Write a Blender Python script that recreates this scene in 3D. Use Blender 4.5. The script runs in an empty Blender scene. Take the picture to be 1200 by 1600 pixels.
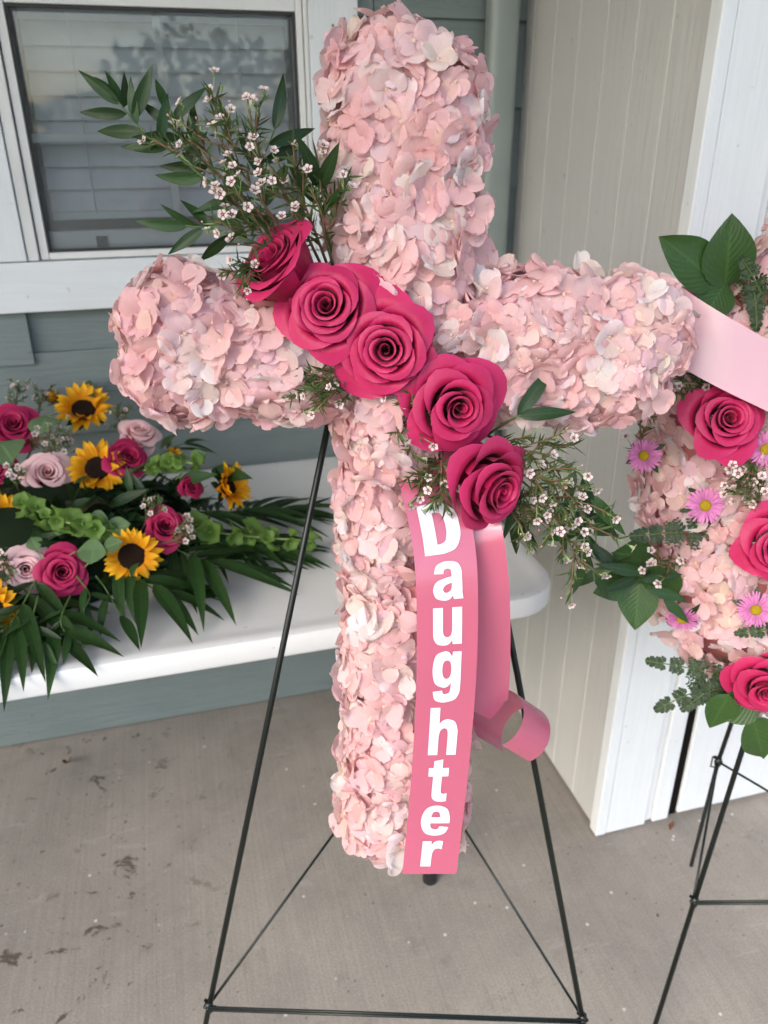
import bpy, bmesh, math, random
from mathutils import Vector, Matrix, noise

# ------------------------------------------------------------------ camera, world, sun, exposure
scene = bpy.context.scene
COL = scene.collection
F_PX, CAM_H = 1215.0, 1.45
PITCH, YAW, ROLL = math.radians(25.5), math.radians(15.0), math.radians(-0.4)
Z = Vector((0, 0, 1))
WD = Vector((math.sin(YAW), math.cos(YAW), 0))          # horizontal heading
R0 = Vector((math.cos(YAW), -math.sin(YAW), 0))         # horizontal right
FWD = WD * math.cos(PITCH) - Z * math.sin(PITCH)
U0 = R0.cross(FWD)
RGT = R0 * math.cos(ROLL) + U0 * math.sin(ROLL)
UPV = U0 * math.cos(ROLL) - R0 * math.sin(ROLL)
CAM = Vector((0, 0, CAM_H))

cam_data = bpy.data.cameras.new('camera')
cam = bpy.data.objects.new('camera', cam_data)
COL.objects.link(cam)
cam_data.sensor_fit = 'VERTICAL'
cam_data.sensor_height = 36.0
cam_data.lens = F_PX / 1600.0 * 36.0
cam_data.clip_start, cam_data.clip_end = 0.05, 2000.0
m3 = Matrix((RGT, UPV, -FWD)).transposed()
cam.matrix_world = Matrix.Translation(CAM) @ m3.to_4x4()
cam_data.dof.use_dof = True
cam_data.dof.focus_distance = 0.80
cam_data.dof.aperture_fstop = 6.5
scene.camera = cam

SUN_EL, SUN_AZ = math.radians(37), math.radians(234)     # azimuth measured from +Y towards +X: hazy sky light from behind the camera
world = bpy.data.worlds.new('World')
scene.world = world
world.use_nodes = True
wn = world.node_tree
sky = wn.nodes.new('ShaderNodeTexSky')
sky.sky_type = 'NISHITA'
sky.sun_disc = False
sky.sun_elevation = SUN_EL
sky.sun_rotation = SUN_AZ
sky.air_density, sky.dust_density, sky.ozone_density = 1.15, 2.3, 0.9
bg = wn.nodes['Background']
bg.inputs['Strength'].default_value = 0.13
wn.links.new(sky.outputs[0], bg.inputs[0])

sun_d = bpy.data.lights.new('sun', 'SUN')
sun_d.energy, sun_d.angle, sun_d.color = 0.5, math.radians(35), (1.0, 0.965, 0.915)
sun = bpy.data.objects.new('sun', sun_d)
COL.objects.link(sun)
sdir = Vector((math.sin(SUN_AZ) * math.cos(SUN_EL), math.cos(SUN_AZ) * math.cos(SUN_EL), math.sin(SUN_EL)))
sun.rotation_euler = sdir.to_track_quat('Z', 'Y').to_euler()

vs = scene.view_settings
vs.view_transform, vs.look, vs.gamma, vs.exposure = 'Standard', 'None', 1.0, 1.88
vs.use_curve_mapping = False
scene.cycles.use_denoising = True
scene.cycles.use_adaptive_sampling = True
scene.cycles.adaptive_threshold = 0.02
scene.cycles.max_bounces = 7
scene.cycles.diffuse_bounces = 4
scene.cycles.transparent_max_bounces = 8

# ------------------------------------------------------------------ pixel of the photograph (1200 x 1600) -> point in the place
def ray(x, y):
    return FWD * F_PX + RGT * (x - 600) + UPV * (800 - y)
def on_z(x, y, z):
    d = ray(x, y); return CAM + d * ((z - CAM_H) / d.z)
def on_y(x, y, Y):
    d = ray(x, y); return CAM + d * (Y / d.y)
def on_plane(x, y, p0, n):
    d = ray(x, y); return CAM + d * ((p0 - CAM).dot(n) / d.dot(n))
def project(p):
    v = p - CAM; k = F_PX / v.dot(FWD)
    return 600 + v.dot(RGT) * k, 800 - v.dot(UPV) * k

# ------------------------------------------------------------------ object helpers
WM = {}
IDM = Matrix.Identity(4)
def T(v): return Matrix.Translation(v)
def link(o, parent=None, M=None):
    M = M if M is not None else IDM
    COL.objects.link(o)
    if parent is not None:
        o.parent = parent
        o.matrix_basis = WM[parent.name].inverted() @ M
    else:
        o.matrix_basis = M
    WM[o.name] = M.copy()
    return o
def emp(name, M=None, parent=None):
    o = bpy.data.objects.new(name, None)
    o.empty_display_size = 0.02
    return link(o, parent, M)
def ob(name, mesh, parent=None, M=None):
    return link(bpy.data.objects.new(name, mesh), parent, M)
def tag(o, label, cat, group=None):
    o['label'] = label; o['category'] = cat
    if group: o['group'] = group
    return o
def structure(o, label=None):
    o['kind'] = 'structure'
    if label: o['label'] = label
    return o
def frame(pos, y, zh):
    y = y.normalized()
    z = (zh - y * zh.dot(y))
    if z.length < 1e-5: z = y.orthogonal()
    z.normalize(); x = y.cross(z)
    m = Matrix((x, y, z)).transposed().to_4x4()
    m.translation = pos
    return m
def zframe(pos, z, spin=0.0):
    """matrix whose local +Z points along z"""
    z = z.normalized()
    x = z.orthogonal().normalized(); y = z.cross(x)
    m = Matrix((x, y, z)).transposed().to_4x4()
    m.translation = pos
    return m @ Matrix.Rotation(spin, 4, 'Z')
def scl(s): return Matrix.Diagonal((s, s, s, 1)) if not isinstance(s, tuple) else Matrix.Diagonal((*s, 1))

class MB:
    def __init__(self):
        self.v, self.f, self.uv, self.mi, self.tint = [], [], [], [], []
    def add(self, verts, faces, uvs=None, mi=0, tint=(1, 1, 1), M=None):
        b = len(self.v)
        if M is not None: verts = [M @ Vector(p) for p in verts]
        self.v += [tuple(p) for p in verts]
        self.uv += uvs if uvs else [(0.5, 0.5)] * len(verts)
        self.tint += (list(tint) if isinstance(tint, list) else [tint] * len(verts))
        self.f += [tuple(i + b for i in f) for f in faces]
        self.mi += [mi] * len(faces)
        return self
    def box(self, a, b, mi=0, M=None, tint=(1, 1, 1)):
        x0, y0, z0 = a; x1, y1, z1 = b
        v = [(x0, y0, z0), (x1, y0, z0), (x1, y1, z0), (x0, y1, z0), (x0, y0, z1), (x1, y0, z1), (x1, y1, z1), (x0, y1, z1)]
        f = [(0, 3, 2, 1), (4, 5, 6, 7), (0, 1, 5, 4), (1, 2, 6, 5), (2, 3, 7, 6), (3, 0, 4, 7)]
        return self.add(v, f, None, mi, tint, M)
    def grid(self, fn, ns, nt, mi=0, tint=(1, 1, 1), M=None, closed=False):
        v, uv, f = [], [], []
        for j in range(nt + 1):
            for i in range(ns + 1):
                s, t = -1 + 2 * i / ns, j / nt
                v.append(fn(s, t)); uv.append((i / ns, t))
        for j in range(nt):
            for i in range(ns):
                a = j * (ns + 1) + i
                f.append((a, a + 1, a + ns + 2, a + ns + 1))
        return self.add(v, f, uv, mi, tint, M)
    def tube(self, pts, rad, n=6, mi=0, tint=(1, 1, 1), cap=True):
        pts = [Vector(p) for p in pts]
        if not isinstance(rad, (list, tuple)): rad = [rad] * len(pts)
        v, f = [], []
        tg0 = (pts[1] - pts[0]).normalized(); x = tg0.orthogonal().normalized()
        for i, p in enumerate(pts):
            tg = (pts[min(i + 1, len(pts) - 1)] - pts[max(i - 1, 0)]).normalized()
            x = (x - tg * x.dot(tg)).normalized(); y = tg.cross(x)
            for k in range(n):
                a = 2 * math.pi * k / n
                v.append(p + (x * math.cos(a) + y * math.sin(a)) * rad[i])
        for i in range(len(pts) - 1):
            for k in range(n):
                k2 = (k + 1) % n
                f.append((i * n + k, i * n + k2, (i + 1) * n + k2, (i + 1) * n + k))
        if cap:
            f.append(tuple(range(n - 1, -1, -1)))
            f.append(tuple((len(pts) - 1) * n + k for k in range(n)))
        return self.add(v, f, None, mi, tint)
    def lathe(self, prof, n=16, mi=0, tint=(1, 1, 1), M=None):
        v, f = [], []
        for r, z in prof:
            for k in range(n):
                a = 2 * math.pi * k / n
                v.append((r * math.cos(a), r * math.sin(a), z))
        for i in range(len(prof) - 1):
            for k in range(n):
                k2 = (k + 1) % n
                f.append((i * n + k, i * n + k2, (i + 1) * n + k2, (i + 1) * n + k))
        return self.add(v, f, None, mi, tint, M)
    def mesh(self, name, mats, smooth=True, bevel=0.0):
        me = bpy.data.meshes.new(name)
        me.from_pydata(self.v, [], self.f)
        if not isinstance(mats, (list, tuple)): mats = [mats]
        for m in mats: me.materials.append(m)
        me.polygons.foreach_set('material_index', self.mi)
        uvl = me.uv_layers.new(name='UVMap')
        li = [0] * len(me.loops); me.loops.foreach_get('vertex_index', li)
        flat = []
        for i in li: flat += self.uv[i]
        uvl.data.foreach_set('uv', flat)
        at = me.color_attributes.new('tint', 'FLOAT_COLOR', 'POINT')
        fl = []
        for c in self.tint: fl += [c[0], c[1], c[2], 1.0]
        at.data.foreach_set('color', fl)
        if bevel > 0:
            bm = bmesh.new(); bm.from_mesh(me)
            bmesh.ops.bevel(bm, geom=bm.edges[:], offset=bevel, segments=2, profile=0.5, affect='EDGES', clamp_overlap=True)
            bm.to_mesh(me); bm.free()
        me.polygons.foreach_set('use_smooth', [smooth] * len(me.polygons))
        if bevel > 0 and smooth:
            try: me.set_sharp_from_angle(angle=math.radians(35))
            except Exception: pass
        me.update()
        return me
def boxmesh(name, a, b, mat, bevel=0.002):
    return MB().box(a, b).mesh(name, mat, False, bevel)
def catmull(pts, n=8):
    pts = [Vector(p) for p in pts]
    P = [pts[0] * 2 - pts[1]] + pts + [pts[-1] * 2 - pts[-2]]
    out = []
    for i in range(1, len(P) - 2):
        for k in range(n):
            t = k / n
            a, b, c, d = P[i - 1], P[i], P[i + 1], P[i + 2]
            out.append(0.5 * ((2 * b) + (c - a) * t + (2 * a - 5 * b + 4 * c - d) * t * t + (3 * b - a - 3 * c + d) * t ** 3))
    out.append(pts[-1])
    return out

# ------------------------------------------------------------------ materials
class NT:
    def __init__(self, name):
        self.m = bpy.data.materials.new(name); self.m.use_nodes = True
        self.t = self.m.node_tree; self.t.nodes.clear()
        self.out = self.n('OutputMaterial')
    def n(self, typ, **kw):
        nd = self.t.nodes.new('ShaderNode' + typ)
        for k, v in kw.items():
            if k in nd.inputs: nd.inputs[k].default_value = v
            else: setattr(nd, k, v)
        return nd
    def l(self, a, b): self.t.links.new(a, b)
    def coords(self, kind='Object', scale=(1, 1, 1), rot=(0, 0, 0)):
        tc = self.n('TexCoord'); mp = self.n('Mapping')
        mp.inputs['Scale'].default_value = scale; mp.inputs['Rotation'].default_value = rot
        self.l(tc.outputs[kind], mp.inputs[0]); return mp.outputs[0]
    def noise(self, vec, scale, detail=4, rough=0.55, dist=0.0):
        nd = self.n('TexNoise'); nd.inputs['Scale'].default_value = scale
        nd.inputs['Detail'].default_value = detail; nd.inputs['Roughness'].default_value = rough
        nd.inputs['Distortion'].default_value = dist
        if vec is not None: self.l(vec, nd.inputs['Vector'])
        return nd.outputs['Fac']
    def ramp(self, fac, stops, interp='LINEAR'):
        r = self.n('ValToRGB'); cr = r.color_ramp; cr.interpolation = interp
        while len(cr.elements) < len(stops): cr.elements.new(0.5)
        for e, (p, c) in zip(cr.elements, stops):
            e.position = p; e.color = (c[0], c[1], c[2], 1) if not isinstance(c, (int, float)) else (c, c, c, 1)
        self.l(fac, r.inputs[0]); return r.outputs[0]
    def mix(self, fac, a, b, mode='MIX'):
        mx = self.n('Mix', data_type='RGBA', blend_type=mode)
        for sock, v in ((mx.inputs[0], fac), (mx.inputs[6], a), (mx.inputs[7], b)):
            if hasattr(v, 'type') and hasattr(v, 'links'): self.l(v, sock)
            elif isinstance(v, (int, float)): sock.default_value = v if sock.type == 'VALUE' else (v, v, v, 1)
            else: sock.default_value = (v[0], v[1], v[2], 1)
        return mx.outputs[2]
    def math(self, op, a, b=0.0):
        nd = self.n('Math', operation=op)
        for sock, v in ((nd.inputs[0], a), (nd.inputs[1], b)):
            if hasattr(v, 'links'): self.l(v, sock)
            else: sock.default_value = v
        return nd.outputs[0]
    def bump(self, h, strength, dist):
        b = self.n('Bump'); b.inputs['Strength'].default_value = strength; b.inputs['Distance'].default_value = dist
        self.l(h, b.inputs['Height']); return b.outputs[0]
    def bsdf(self, col, rough=0.5, spec=0.3, normal=None, **kw):
        p = self.n('BsdfPrincipled')
        for k, v in (('Base Color', col), ('Roughness', rough)):
            if hasattr(v, 'links'): self.l(v, p.inputs[k])
            elif k == 'Base Color': p.inputs[k].default_value = (v[0], v[1], v[2], 1)
            else: p.inputs[k].default_value = v
        p.inputs['Specular IOR Level'].default_value = spec
        for k, v in kw.items(): p.inputs[k.replace('_', ' ')].default_value = v
        if normal is not None: self.l(normal, p.inputs['Normal'])
        return p.outputs[0]
    def done(self, sh):
        self.l(sh, self.out.inputs['Surface']); return self.m

def petal_material(name, base, tip, transl=0.28, rough=0.5, veins=0.25, spec=0.2, mott=0.25, sheen=0.0, edge=None):
    n = NT(name)
    uvn = n.n('UVMap'); sep = n.n('SeparateXYZ'); n.l(uvn.outputs[0], sep.inputs[0])
    grad = n.ramp(sep.outputs['Y'], [(0.0, base), (0.45, base), (0.80, tip), (1.0, edge or tip)])
    att = n.n('Attribute', attribute_name='tint')
    c = n.mix(1.0, grad, att.outputs['Color'], 'MULTIPLY')
    ob_c = n.coords('Object')
    nz = n.noise(ob_c, 60, 3)
    c = n.mix(mott, c, n.ramp(nz, [(0.3, 0.55), (0.65, 1.0)]), 'MULTIPLY')
    # fine veins fanning along the petal
    cmb = n.n('CombineXYZ')
    n.l(n.math('MULTIPLY', sep.outputs['X'], 16.0), cmb.inputs[0]); n.l(n.math('MULTIPLY', sep.outputs['Y'], 2.0), cmb.inputs[1])
    oi = n.n('ObjectInfo'); n.l(n.math('MULTIPLY', oi.outputs['Random'], 50.0), cmb.inputs[2])
    vn = n.noise(cmb.outputs[0], 1.0, 3, 0.6, 0.3)
    c = n.mix(veins, c, n.ramp(vn, [(0.3, 0.72), (0.6, 1.0)]), 'MULTIPLY')
    nor = n.bump(vn, 0.4, 0.0012)
    b = n.bsdf(c, rough, spec, nor, Sheen_Weight=sheen)
    tr = n.n('BsdfTranslucent'); n.l(c, tr.inputs[0]); n.l(nor, tr.inputs['Normal'])
    mx = n.n('MixShader'); mx.inputs[0].default_value = transl
    n.l(b, mx.inputs[1]); n.l(tr.outputs[0], mx.inputs[2])
    return n.done(mx.outputs[0])

def leaf_material(name, dark, light, rough=0.38, transl=0.15, mid=True):
    n = NT(name)
    uvn = n.n('UVMap'); sep = n.n('SeparateXYZ'); n.l(uvn.outputs[0], sep.inputs[0])
    nz = n.noise(n.coords('Object'), 25, 4)
    c = n.mix(nz, dark, light)
    att = n.n('Attribute', attribute_name='tint')
    c = n.mix(1.0, c, att.outputs['Color'], 'MULTIPLY')
    d = n.math('ABSOLUTE', n.math('SUBTRACT', sep.outputs['X'], 0.5))
    if mid:
        c = n.mix(n.ramp(d, [(0.0, 0.55), (0.05, 0.0)]), c, (light[0] * 1.7, light[1] * 1.6, light[2] * 1.5))
    wv = n.n('TexWave'); wv.inputs['Scale'].default_value = 3.2; wv.inputs['Distortion'].default_value = 1.0
    cm = n.n('CombineXYZ'); n.l(n.math('ADD', sep.outputs['Y'], n.math('MULTIPLY', d, -0.8)), cm.inputs[0]); n.l(cm.outputs[0], wv.inputs[0])
    nor = n.bump(wv.outputs['Fac'], 0.18, 0.002)
    b = n.bsdf(c, rough, 0.30, nor)
    tr = n.n('BsdfTranslucent'); n.l(n.mix(0.5, c, (light[0] * 1.5, light[1] * 1.6, light[2])), tr.inputs[0])
    mx = n.n('MixShader'); mx.inputs[0].default_value = transl
    n.l(b, mx.inputs[1]); n.l(tr.outputs[0], mx.inputs[2])
    return n.done(mx.outputs[0])

def plain(name, col, rough=0.5, spec=0.3, mott=0.15, scale=40, bump=0.0, **kw):
    n = NT(name)
    oc = n.coords('Object')
    nz = n.noise(oc, scale, 5)
    c = n.mix(mott, col, n.ramp(nz, [(0.25, 0.35), (0.7, 1.0)]), 'MULTIPLY')
    nor = n.bump(nz, bump, 0.002) if bump else None
    return n.done(n.bsdf(c, rough, spec, nor, **kw))

def painted_wood(name, col, grain_scale, bump=0.35, rough=0.45, dirt=0.12, dist=0.002, grain_mix=0.12):
    """painted board, wood grain showing through as relief; grain_scale stretches the grain along the board"""
    n = NT(name)
    oc = n.coords('Object', grain_scale)
    g = n.noise(oc, 1.0, 6, 0.6, 0.8)
    c = n.mix(grain_mix, col, n.ramp(g, [(0.35, 0.6), (0.6, 1.0)]), 'MULTIPLY')
    pos = n.coords('Object')
    dn = n.noise(pos, 3.5, 6, 0.65)
    c = n.mix(dirt, c, n.ramp(dn, [(0.35, 0.45), (0.6, 1.0)]), 'MULTIPLY')
    sp = n.noise(pos, 55, 2, 0.5)
    c = n.mix(n.ramp(sp, [(0.71, 0.0), (0.76, 0.45)]), c, (col[0] * 0.55, col[1] * 0.52, col[2] * 0.48))
    nor = n.bump(g, bump, dist)
    return n.done(n.bsdf(c, rough, 0.35, nor))

MAT = {}
MAT['hyd'] = petal_material('hydrangea_petal', (1.0, 0.98, 0.96), (1, 1, 1), 0.52, 0.55, 0.16, 0.15, 0.06, edge=(1.0, 0.93, 0.93))
MAT['rose'] = petal_material('hot_pink_rose_petal', (0.30, 0.002, 0.035), (0.45, 0.008, 0.075), 0.18, 0.46, 0.18, 0.28, 0.14, 0.05, edge=(0.51, 0.028, 0.125))
MAT['rose_pale'] = petal_material('pale_pink_rose_petal', (0.92, 0.50, 0.53), (0.93, 0.63, 0.64), 0.30, 0.55, 0.08, 0.2, 0.04)
MAT['sun'] = petal_material('sunflower_petal', (0.80, 0.33, 0.01), (0.88, 0.46, 0.012), 0.25, 0.5, 0.35, 0.2, 0.12)
MAT['aster'] = petal_material('aster_petal', (0.62, 0.20, 0.45), (0.72, 0.26, 0.52), 0.25, 0.55, 0.1, 0.2, 0.1)
MAT['wax'] = petal_material('waxflower_petal', (0.70, 0.55, 0.53), (0.74, 0.66, 0.63), 0.2, 0.4, 0.05, 0.3, 0.1)
MAT['wax_c'] = plain('waxflower_centre', (0.10, 0.02, 0.025), 0.45, 0.4)
MAT['hyd_c'] = plain('floret_centre', (0.62, 0.42, 0.34), 0.5)
MAT['bud'] = plain('waxflower_bud', (0.62, 0.30, 0.28), 0.45)
MAT['leaf'] = leaf_material('ruscus_leaf', (0.010, 0.030, 0.008), (0.024, 0.060, 0.016), 0.34)
MAT['salal'] = leaf_material('salal_leaf', (0.018, 0.048, 0.010), (0.038, 0.082, 0.018), 0.40)
MAT['palm'] = leaf_material('palm_leaflet', (0.007, 0.023, 0.005), (0.019, 0.050, 0.010), 0.42, 0.10)
MAT['needle'] = leaf_material('waxflower_needle', (0.032, 0.056, 0.014), (0.068, 0.105, 0.028), 0.5, 0.1, False)
MAT['fern'] = leaf_material('fern_leaflet', (0.008, 0.024, 0.006), (0.018, 0.046, 0.012), 0.5, 0.12, False)
MAT['bell'] = leaf_material('bell_calyx', (0.085, 0.165, 0.03), (0.165, 0.275, 0.06), 0.5, 0.3, False)
MAT['euc'] = leaf_material('round_leaf', (0.095, 0.16, 0.075), (0.15, 0.235, 0.11), 0.5, 0.2)
MAT['stem'] = plain('green_stem', (0.075, 0.125, 0.035), 0.5)
MAT['pale_stem'] = plain('pale_green_stem', (0.22, 0.32, 0.12), 0.5)
MAT['wood_stem'] = plain('woody_stem', (0.15, 0.085, 0.045), 0.6)
MAT['sun_disc'] = plain('sunflower_disc', (0.022, 0.010, 0.006), 0.8, 0.15, 0.5, 500, 0.9)
MAT['aster_disc'] = plain('aster_disc', (0.62, 0.42, 0.02), 0.7, 0.2, 0.5, 700, 0.9)
MAT['core'] = plain('floral_foam', (0.50, 0.20, 0.20), 0.9, 0.1)
MAT['moss'] = plain('dark_foam', (0.012, 0.022, 0.010), 0.9, 0.1)
MAT['wire'] = plain('green_enamelled_wire', (0.004, 0.0075, 0.006), 0.36, 0.4, 0.2, 200)
MAT['rubber'] = plain('black_rubber', (0.012, 0.012, 0.013), 0.55, 0.4)

def satin(name, col, rough=0.34, sheen=0.4):
    n = NT(name)
    oc = n.coords('UV', (1, 1, 1))
    w = n.noise(n.coords('UV', (900, 40, 1)), 1.0, 2)
    w2 = n.noise(n.coords('Object'), 14, 3)
    c = n.mix(0.10, col, n.ramp(w, [(0.3, 0.6), (0.7, 1.0)]), 'MULTIPLY')
    nor = n.bump(w2, 0.30, 0.006)
    b = n.bsdf(c, rough, 0.9, nor, Sheen_Weight=sheen, Anisotropic=0.5)
    tr = n.n('BsdfTranslucent'); n.l(c, tr.inputs[0])
    mx = n.n('MixShader'); mx.inputs[0].default_value = 0.12
    n.l(b, mx.inputs[1]); n.l(tr.outputs[0], mx.inputs[2])
    return n.done(mx.outputs[0])
MAT['satin'] = satin('pink_satin', (0.50, 0.108, 0.182), 0.25, 0.06)
MAT['satin_pale'] = satin('pale_pink_satin', (0.58, 0.33, 0.38), 0.34, 0.08)
MAT['letter'] = plain('white_vinyl_letter', (0.64, 0.65, 0.71), 0.45, 0.3, 0.04)

MAT['siding'] = painted_wood('grey_green_siding_paint', (0.175, 0.212, 0.205), (6, 40, 70), 0.9, 0.45, 0.18, 0.004)
MAT['white_h'] = painted_wood('white_trim_paint_level', (0.70, 0.725, 0.735), (5, 60, 110), 0.35, 0.42, 0.10)
MAT['white_v'] = painted_wood('white_trim_paint_upright', (0.70, 0.725, 0.735), (110, 60, 5), 0.35, 0.42, 0.10)
MAT['beige'] = painted_wood('beige_plywood_paint', (0.50, 0.498, 0.482), (90, 70, 5), 0.7, 0.42, 0.08, 0.003, 0.07)
MAT['beige_groove'] = plain('beige_groove_pale', (0.74, 0.72, 0.66), 0.45)  # grooves set paler than the planks
MAT['vinyl'] = plain('white_window_vinyl', (0.72, 0.72, 0.70), 0.4, 0.4, 0.25, 9)
MAT['gasket'] = plain('dark_window_gasket', (0.035, 0.033, 0.03), 0.5)
MAT['blind'] = plain('white_blind_slat', (0.80, 0.82, 0.84), 0.45, 0.4, 0.1)
MAT['room'] = plain('room_wall', (0.16, 0.15, 0.14), 0.8)
MAT['spout'] = plain('downspout_paint', (0.25, 0.29, 0.27), 0.38, 0.45, 0.15, 12)
def plastic_mat():
    n = NT('white_table_plastic')
    p = n.coords('Object')
    c = n.mix(0.10, (0.72, 0.725, 0.72), n.ramp(n.noise(p, 7, 5), [(0.3, 0.5), (0.7, 1.0)]), 'MULTIPLY')
    scr = n.noise(n.coords('Object', (4, 90, 4), (0, 0, 0.5)), 1.5, 4, 0.7, 1.0)
    c = n.mix(n.ramp(scr, [(0.62, 0.0), (0.70, 0.35)]), c, (0.50, 0.49, 0.47))
    sp = n.noise(p, 70, 2, 0.5)
    c = n.mix(n.ramp(sp, [(0.72, 0.0), (0.76, 0.55)]), c, (0.30, 0.27, 0.24))
    h = n.noise(p, 300, 3, 0.6)
    return n.done(n.bsdf(c, n.ramp(n.noise(p, 12, 4), [(0.3, 0.34), (0.7, 0.52)]), 0.4, n.bump(h, 0.15, 0.001)))
MAT['plastic'] = plastic_mat()
MAT['steel'] = plain('grey_table_leg', (0.22, 0.22, 0.22), 0.4, 0.5)
MAT['dark'] = plain('dark_gap', (0.008, 0.007, 0.006), 0.9, 0.05)
MAT['ceiling'] = plain('white_ceiling_paint', (0.66, 0.66, 0.64), 0.6)
MAT['bark'] = plain('tree_bark', (0.12, 0.09, 0.065), 0.9, 0.1, 0.5, 12, 0.8)
MAT['tree_leaf'] = leaf_material('tree_leaf', (0.04, 0.085, 0.025), (0.08, 0.14, 0.04), 0.5, 0.25, False)
MAT['dry_leaf'] = plain('dry_leaf', (0.14, 0.055, 0.03), 0.7, 0.2, 0.4, 80)

def concrete():
    n = NT('broomed_concrete')
    p = n.coords('Object')
    big = n.noise(p, 1.4, 7, 0.65)
    c = n.ramp(big, [(0.28, (0.285, 0.255, 0.218)), (0.72, (0.42, 0.376, 0.323))])
    st = n.noise(n.coords('Object', (150, 2.2, 1)), 1.0, 4, 0.65)
    c = n.mix(0.30, c, n.ramp(st, [(0.3, 0.5), (0.68, 1.0)]), 'MULTIPLY')
    fine = n.noise(p, 260, 4, 0.75)
    c = n.mix(0.75, c, n.ramp(fine, [(0.3, 0.55), (0.7, 1.12)]), 'MULTIPLY')
    hz = n.noise(p, 5.0, 6, 0.7, 0.8)
    c = n.mix(n.ramp(hz, [(0.46, 0.0), (0.72, 0.45)]), c, (0.17, 0.155, 0.14))
    # leaf and mud stains, thickest on the left of the slab
    sep = n.n('SeparateXYZ'); n.l(p, sep.inputs[0])
    side = n.ramp(n.math('ADD', sep.outputs['X'], 1.0), [(0.0, 1.0), (0.75, 1.0), (1.0, 0.15)])
    blot = n.noise(p, 15, 5, 0.65, 0.5)
    bl = n.math('MULTIPLY', n.ramp(blot, [(0.595, 0.0), (0.64, 0.92)]), side)
    gate = n.noise(p, 3.1, 2, 0.5)
    bl = n.math('MULTIPLY', bl, n.ramp(gate, [(0.40, 0.0), (0.50, 1.0)]))
    c = n.mix(bl, c, (0.085, 0.066, 0.05))
    sm = n.noise(p, 46, 3, 0.5, 0.3)
    c = n.mix(n.math('MULTIPLY', n.ramp(sm, [(0.67, 0.0), (0.72, 0.8)]), side), c, (0.07, 0.062, 0.052))
    vo = n.n('TexVoronoi'); vo.inputs['Scale'].default_value = 17; n.l(p, vo.inputs['Vector'])
    c = n.mix(n.ramp(vo.outputs['Distance'], [(0.04, 0.85), (0.07, 0.0)]), c, (0.62, 0.60, 0.56))
    vo2 = n.n('TexVoronoi'); vo2.inputs['Scale'].default_value = 29; n.l(p, vo2.inputs['Vector'])
    c = n.mix(n.ramp(vo2.outputs['Distance'], [(0.05, 0.7), (0.09, 0.0)]), c, (0.10, 0.09, 0.08))
    sc = n.noise(n.coords('Object', (2, 9, 1), (0, 0, 0.6)), 3.0, 6, 0.7, 1.5)
    c = n.mix(n.ramp(sc, [(0.60, 0.0), (0.68, 0.22)]), c, (0.46, 0.43, 0.39))
    h = n.math('ADD', n.math('MULTIPLY', fine, 0.7), n.math('MULTIPLY', st, 0.6))
    return n.done(n.bsdf(c, 0.78, 0.25, n.bump(h, 0.6, 0.0018)))
MAT['concrete'] = concrete()
def ground_mat():
    n = NT('lawn_and_drive')
    p = n.coords('Object')
    a = n.noise(p, 0.35, 5); b = n.noise(p, 30, 4)
    c = n.mix(n.ramp(a, [(0.42, 0.0), (0.58, 1.0)]), (0.30, 0.275, 0.24), (0.20, 0.20, 0.13))
    c = n.mix(0.5, c, n.ramp(b, [(0.3, 0.5), (0.7, 1.0)]), 'MULTIPLY')
    return n.done(n.bsdf(c, 0.9, 0.1, n.bump(b, 0.5, 0.01)))
MAT['ground'] = ground_mat()
def glass_mat():
    n = NT('window_glass')
    fr = n.n('Fresnel'); fr.inputs['IOR'].default_value = 2.0
    tr = n.n('BsdfTransparent'); tr.inputs[0].default_value = (0.88, 0.91, 0.91, 1)
    gl = n.n('BsdfGlossy'); gl.inputs['Roughness'].default_value = 0.02
    nz = n.noise(n.coords('Object'), 5, 2)
    n.l(n.bump(nz, 0.05, 0.01), gl.inputs['Normal'])
    mx = n.n('MixShader'); n.l(fr.outputs[0], mx.inputs[0]); n.l(tr.outputs[0], mx.inputs[1]); n.l(gl.outputs[0], mx.inputs[2])
    return n.done(mx.outputs[0])
MAT['glass'] = glass_mat()
def screen_mat():
    n = NT('insect_screen')
    df = n.n('BsdfDiffuse'); df.inputs[0].default_value = (0.34, 0.36, 0.375, 1)
    tr = n.n('BsdfTransparent')
    nz = n.noise(n.coords('Object'), 9, 4)
    mx = n.n('MixShader'); n.l(n.ramp(nz, [(0.3, 0.16), (0.75, 0.26)]), mx.inputs[0])
    n.l(tr.outputs[0], mx.inputs[1]); n.l(df.outputs[0], mx.inputs[2])
    return n.done(mx.outputs[0])
MAT['screen'] = screen_mat()

# ================================================================== THE SETTING
WALL_Y = 1.81
g = MB().box((-400, -400, -0.4), (400, 400, -0.14)).mesh('ground', MAT['ground'], False)
structure(ob('ground', g))
fl = MB().box((-4.2, -2.0, -0.35), (4.2, 1.95, 0.0)).mesh('porch_floor', MAT['concrete'], False)
structure(ob('porch_floor', fl))

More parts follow.
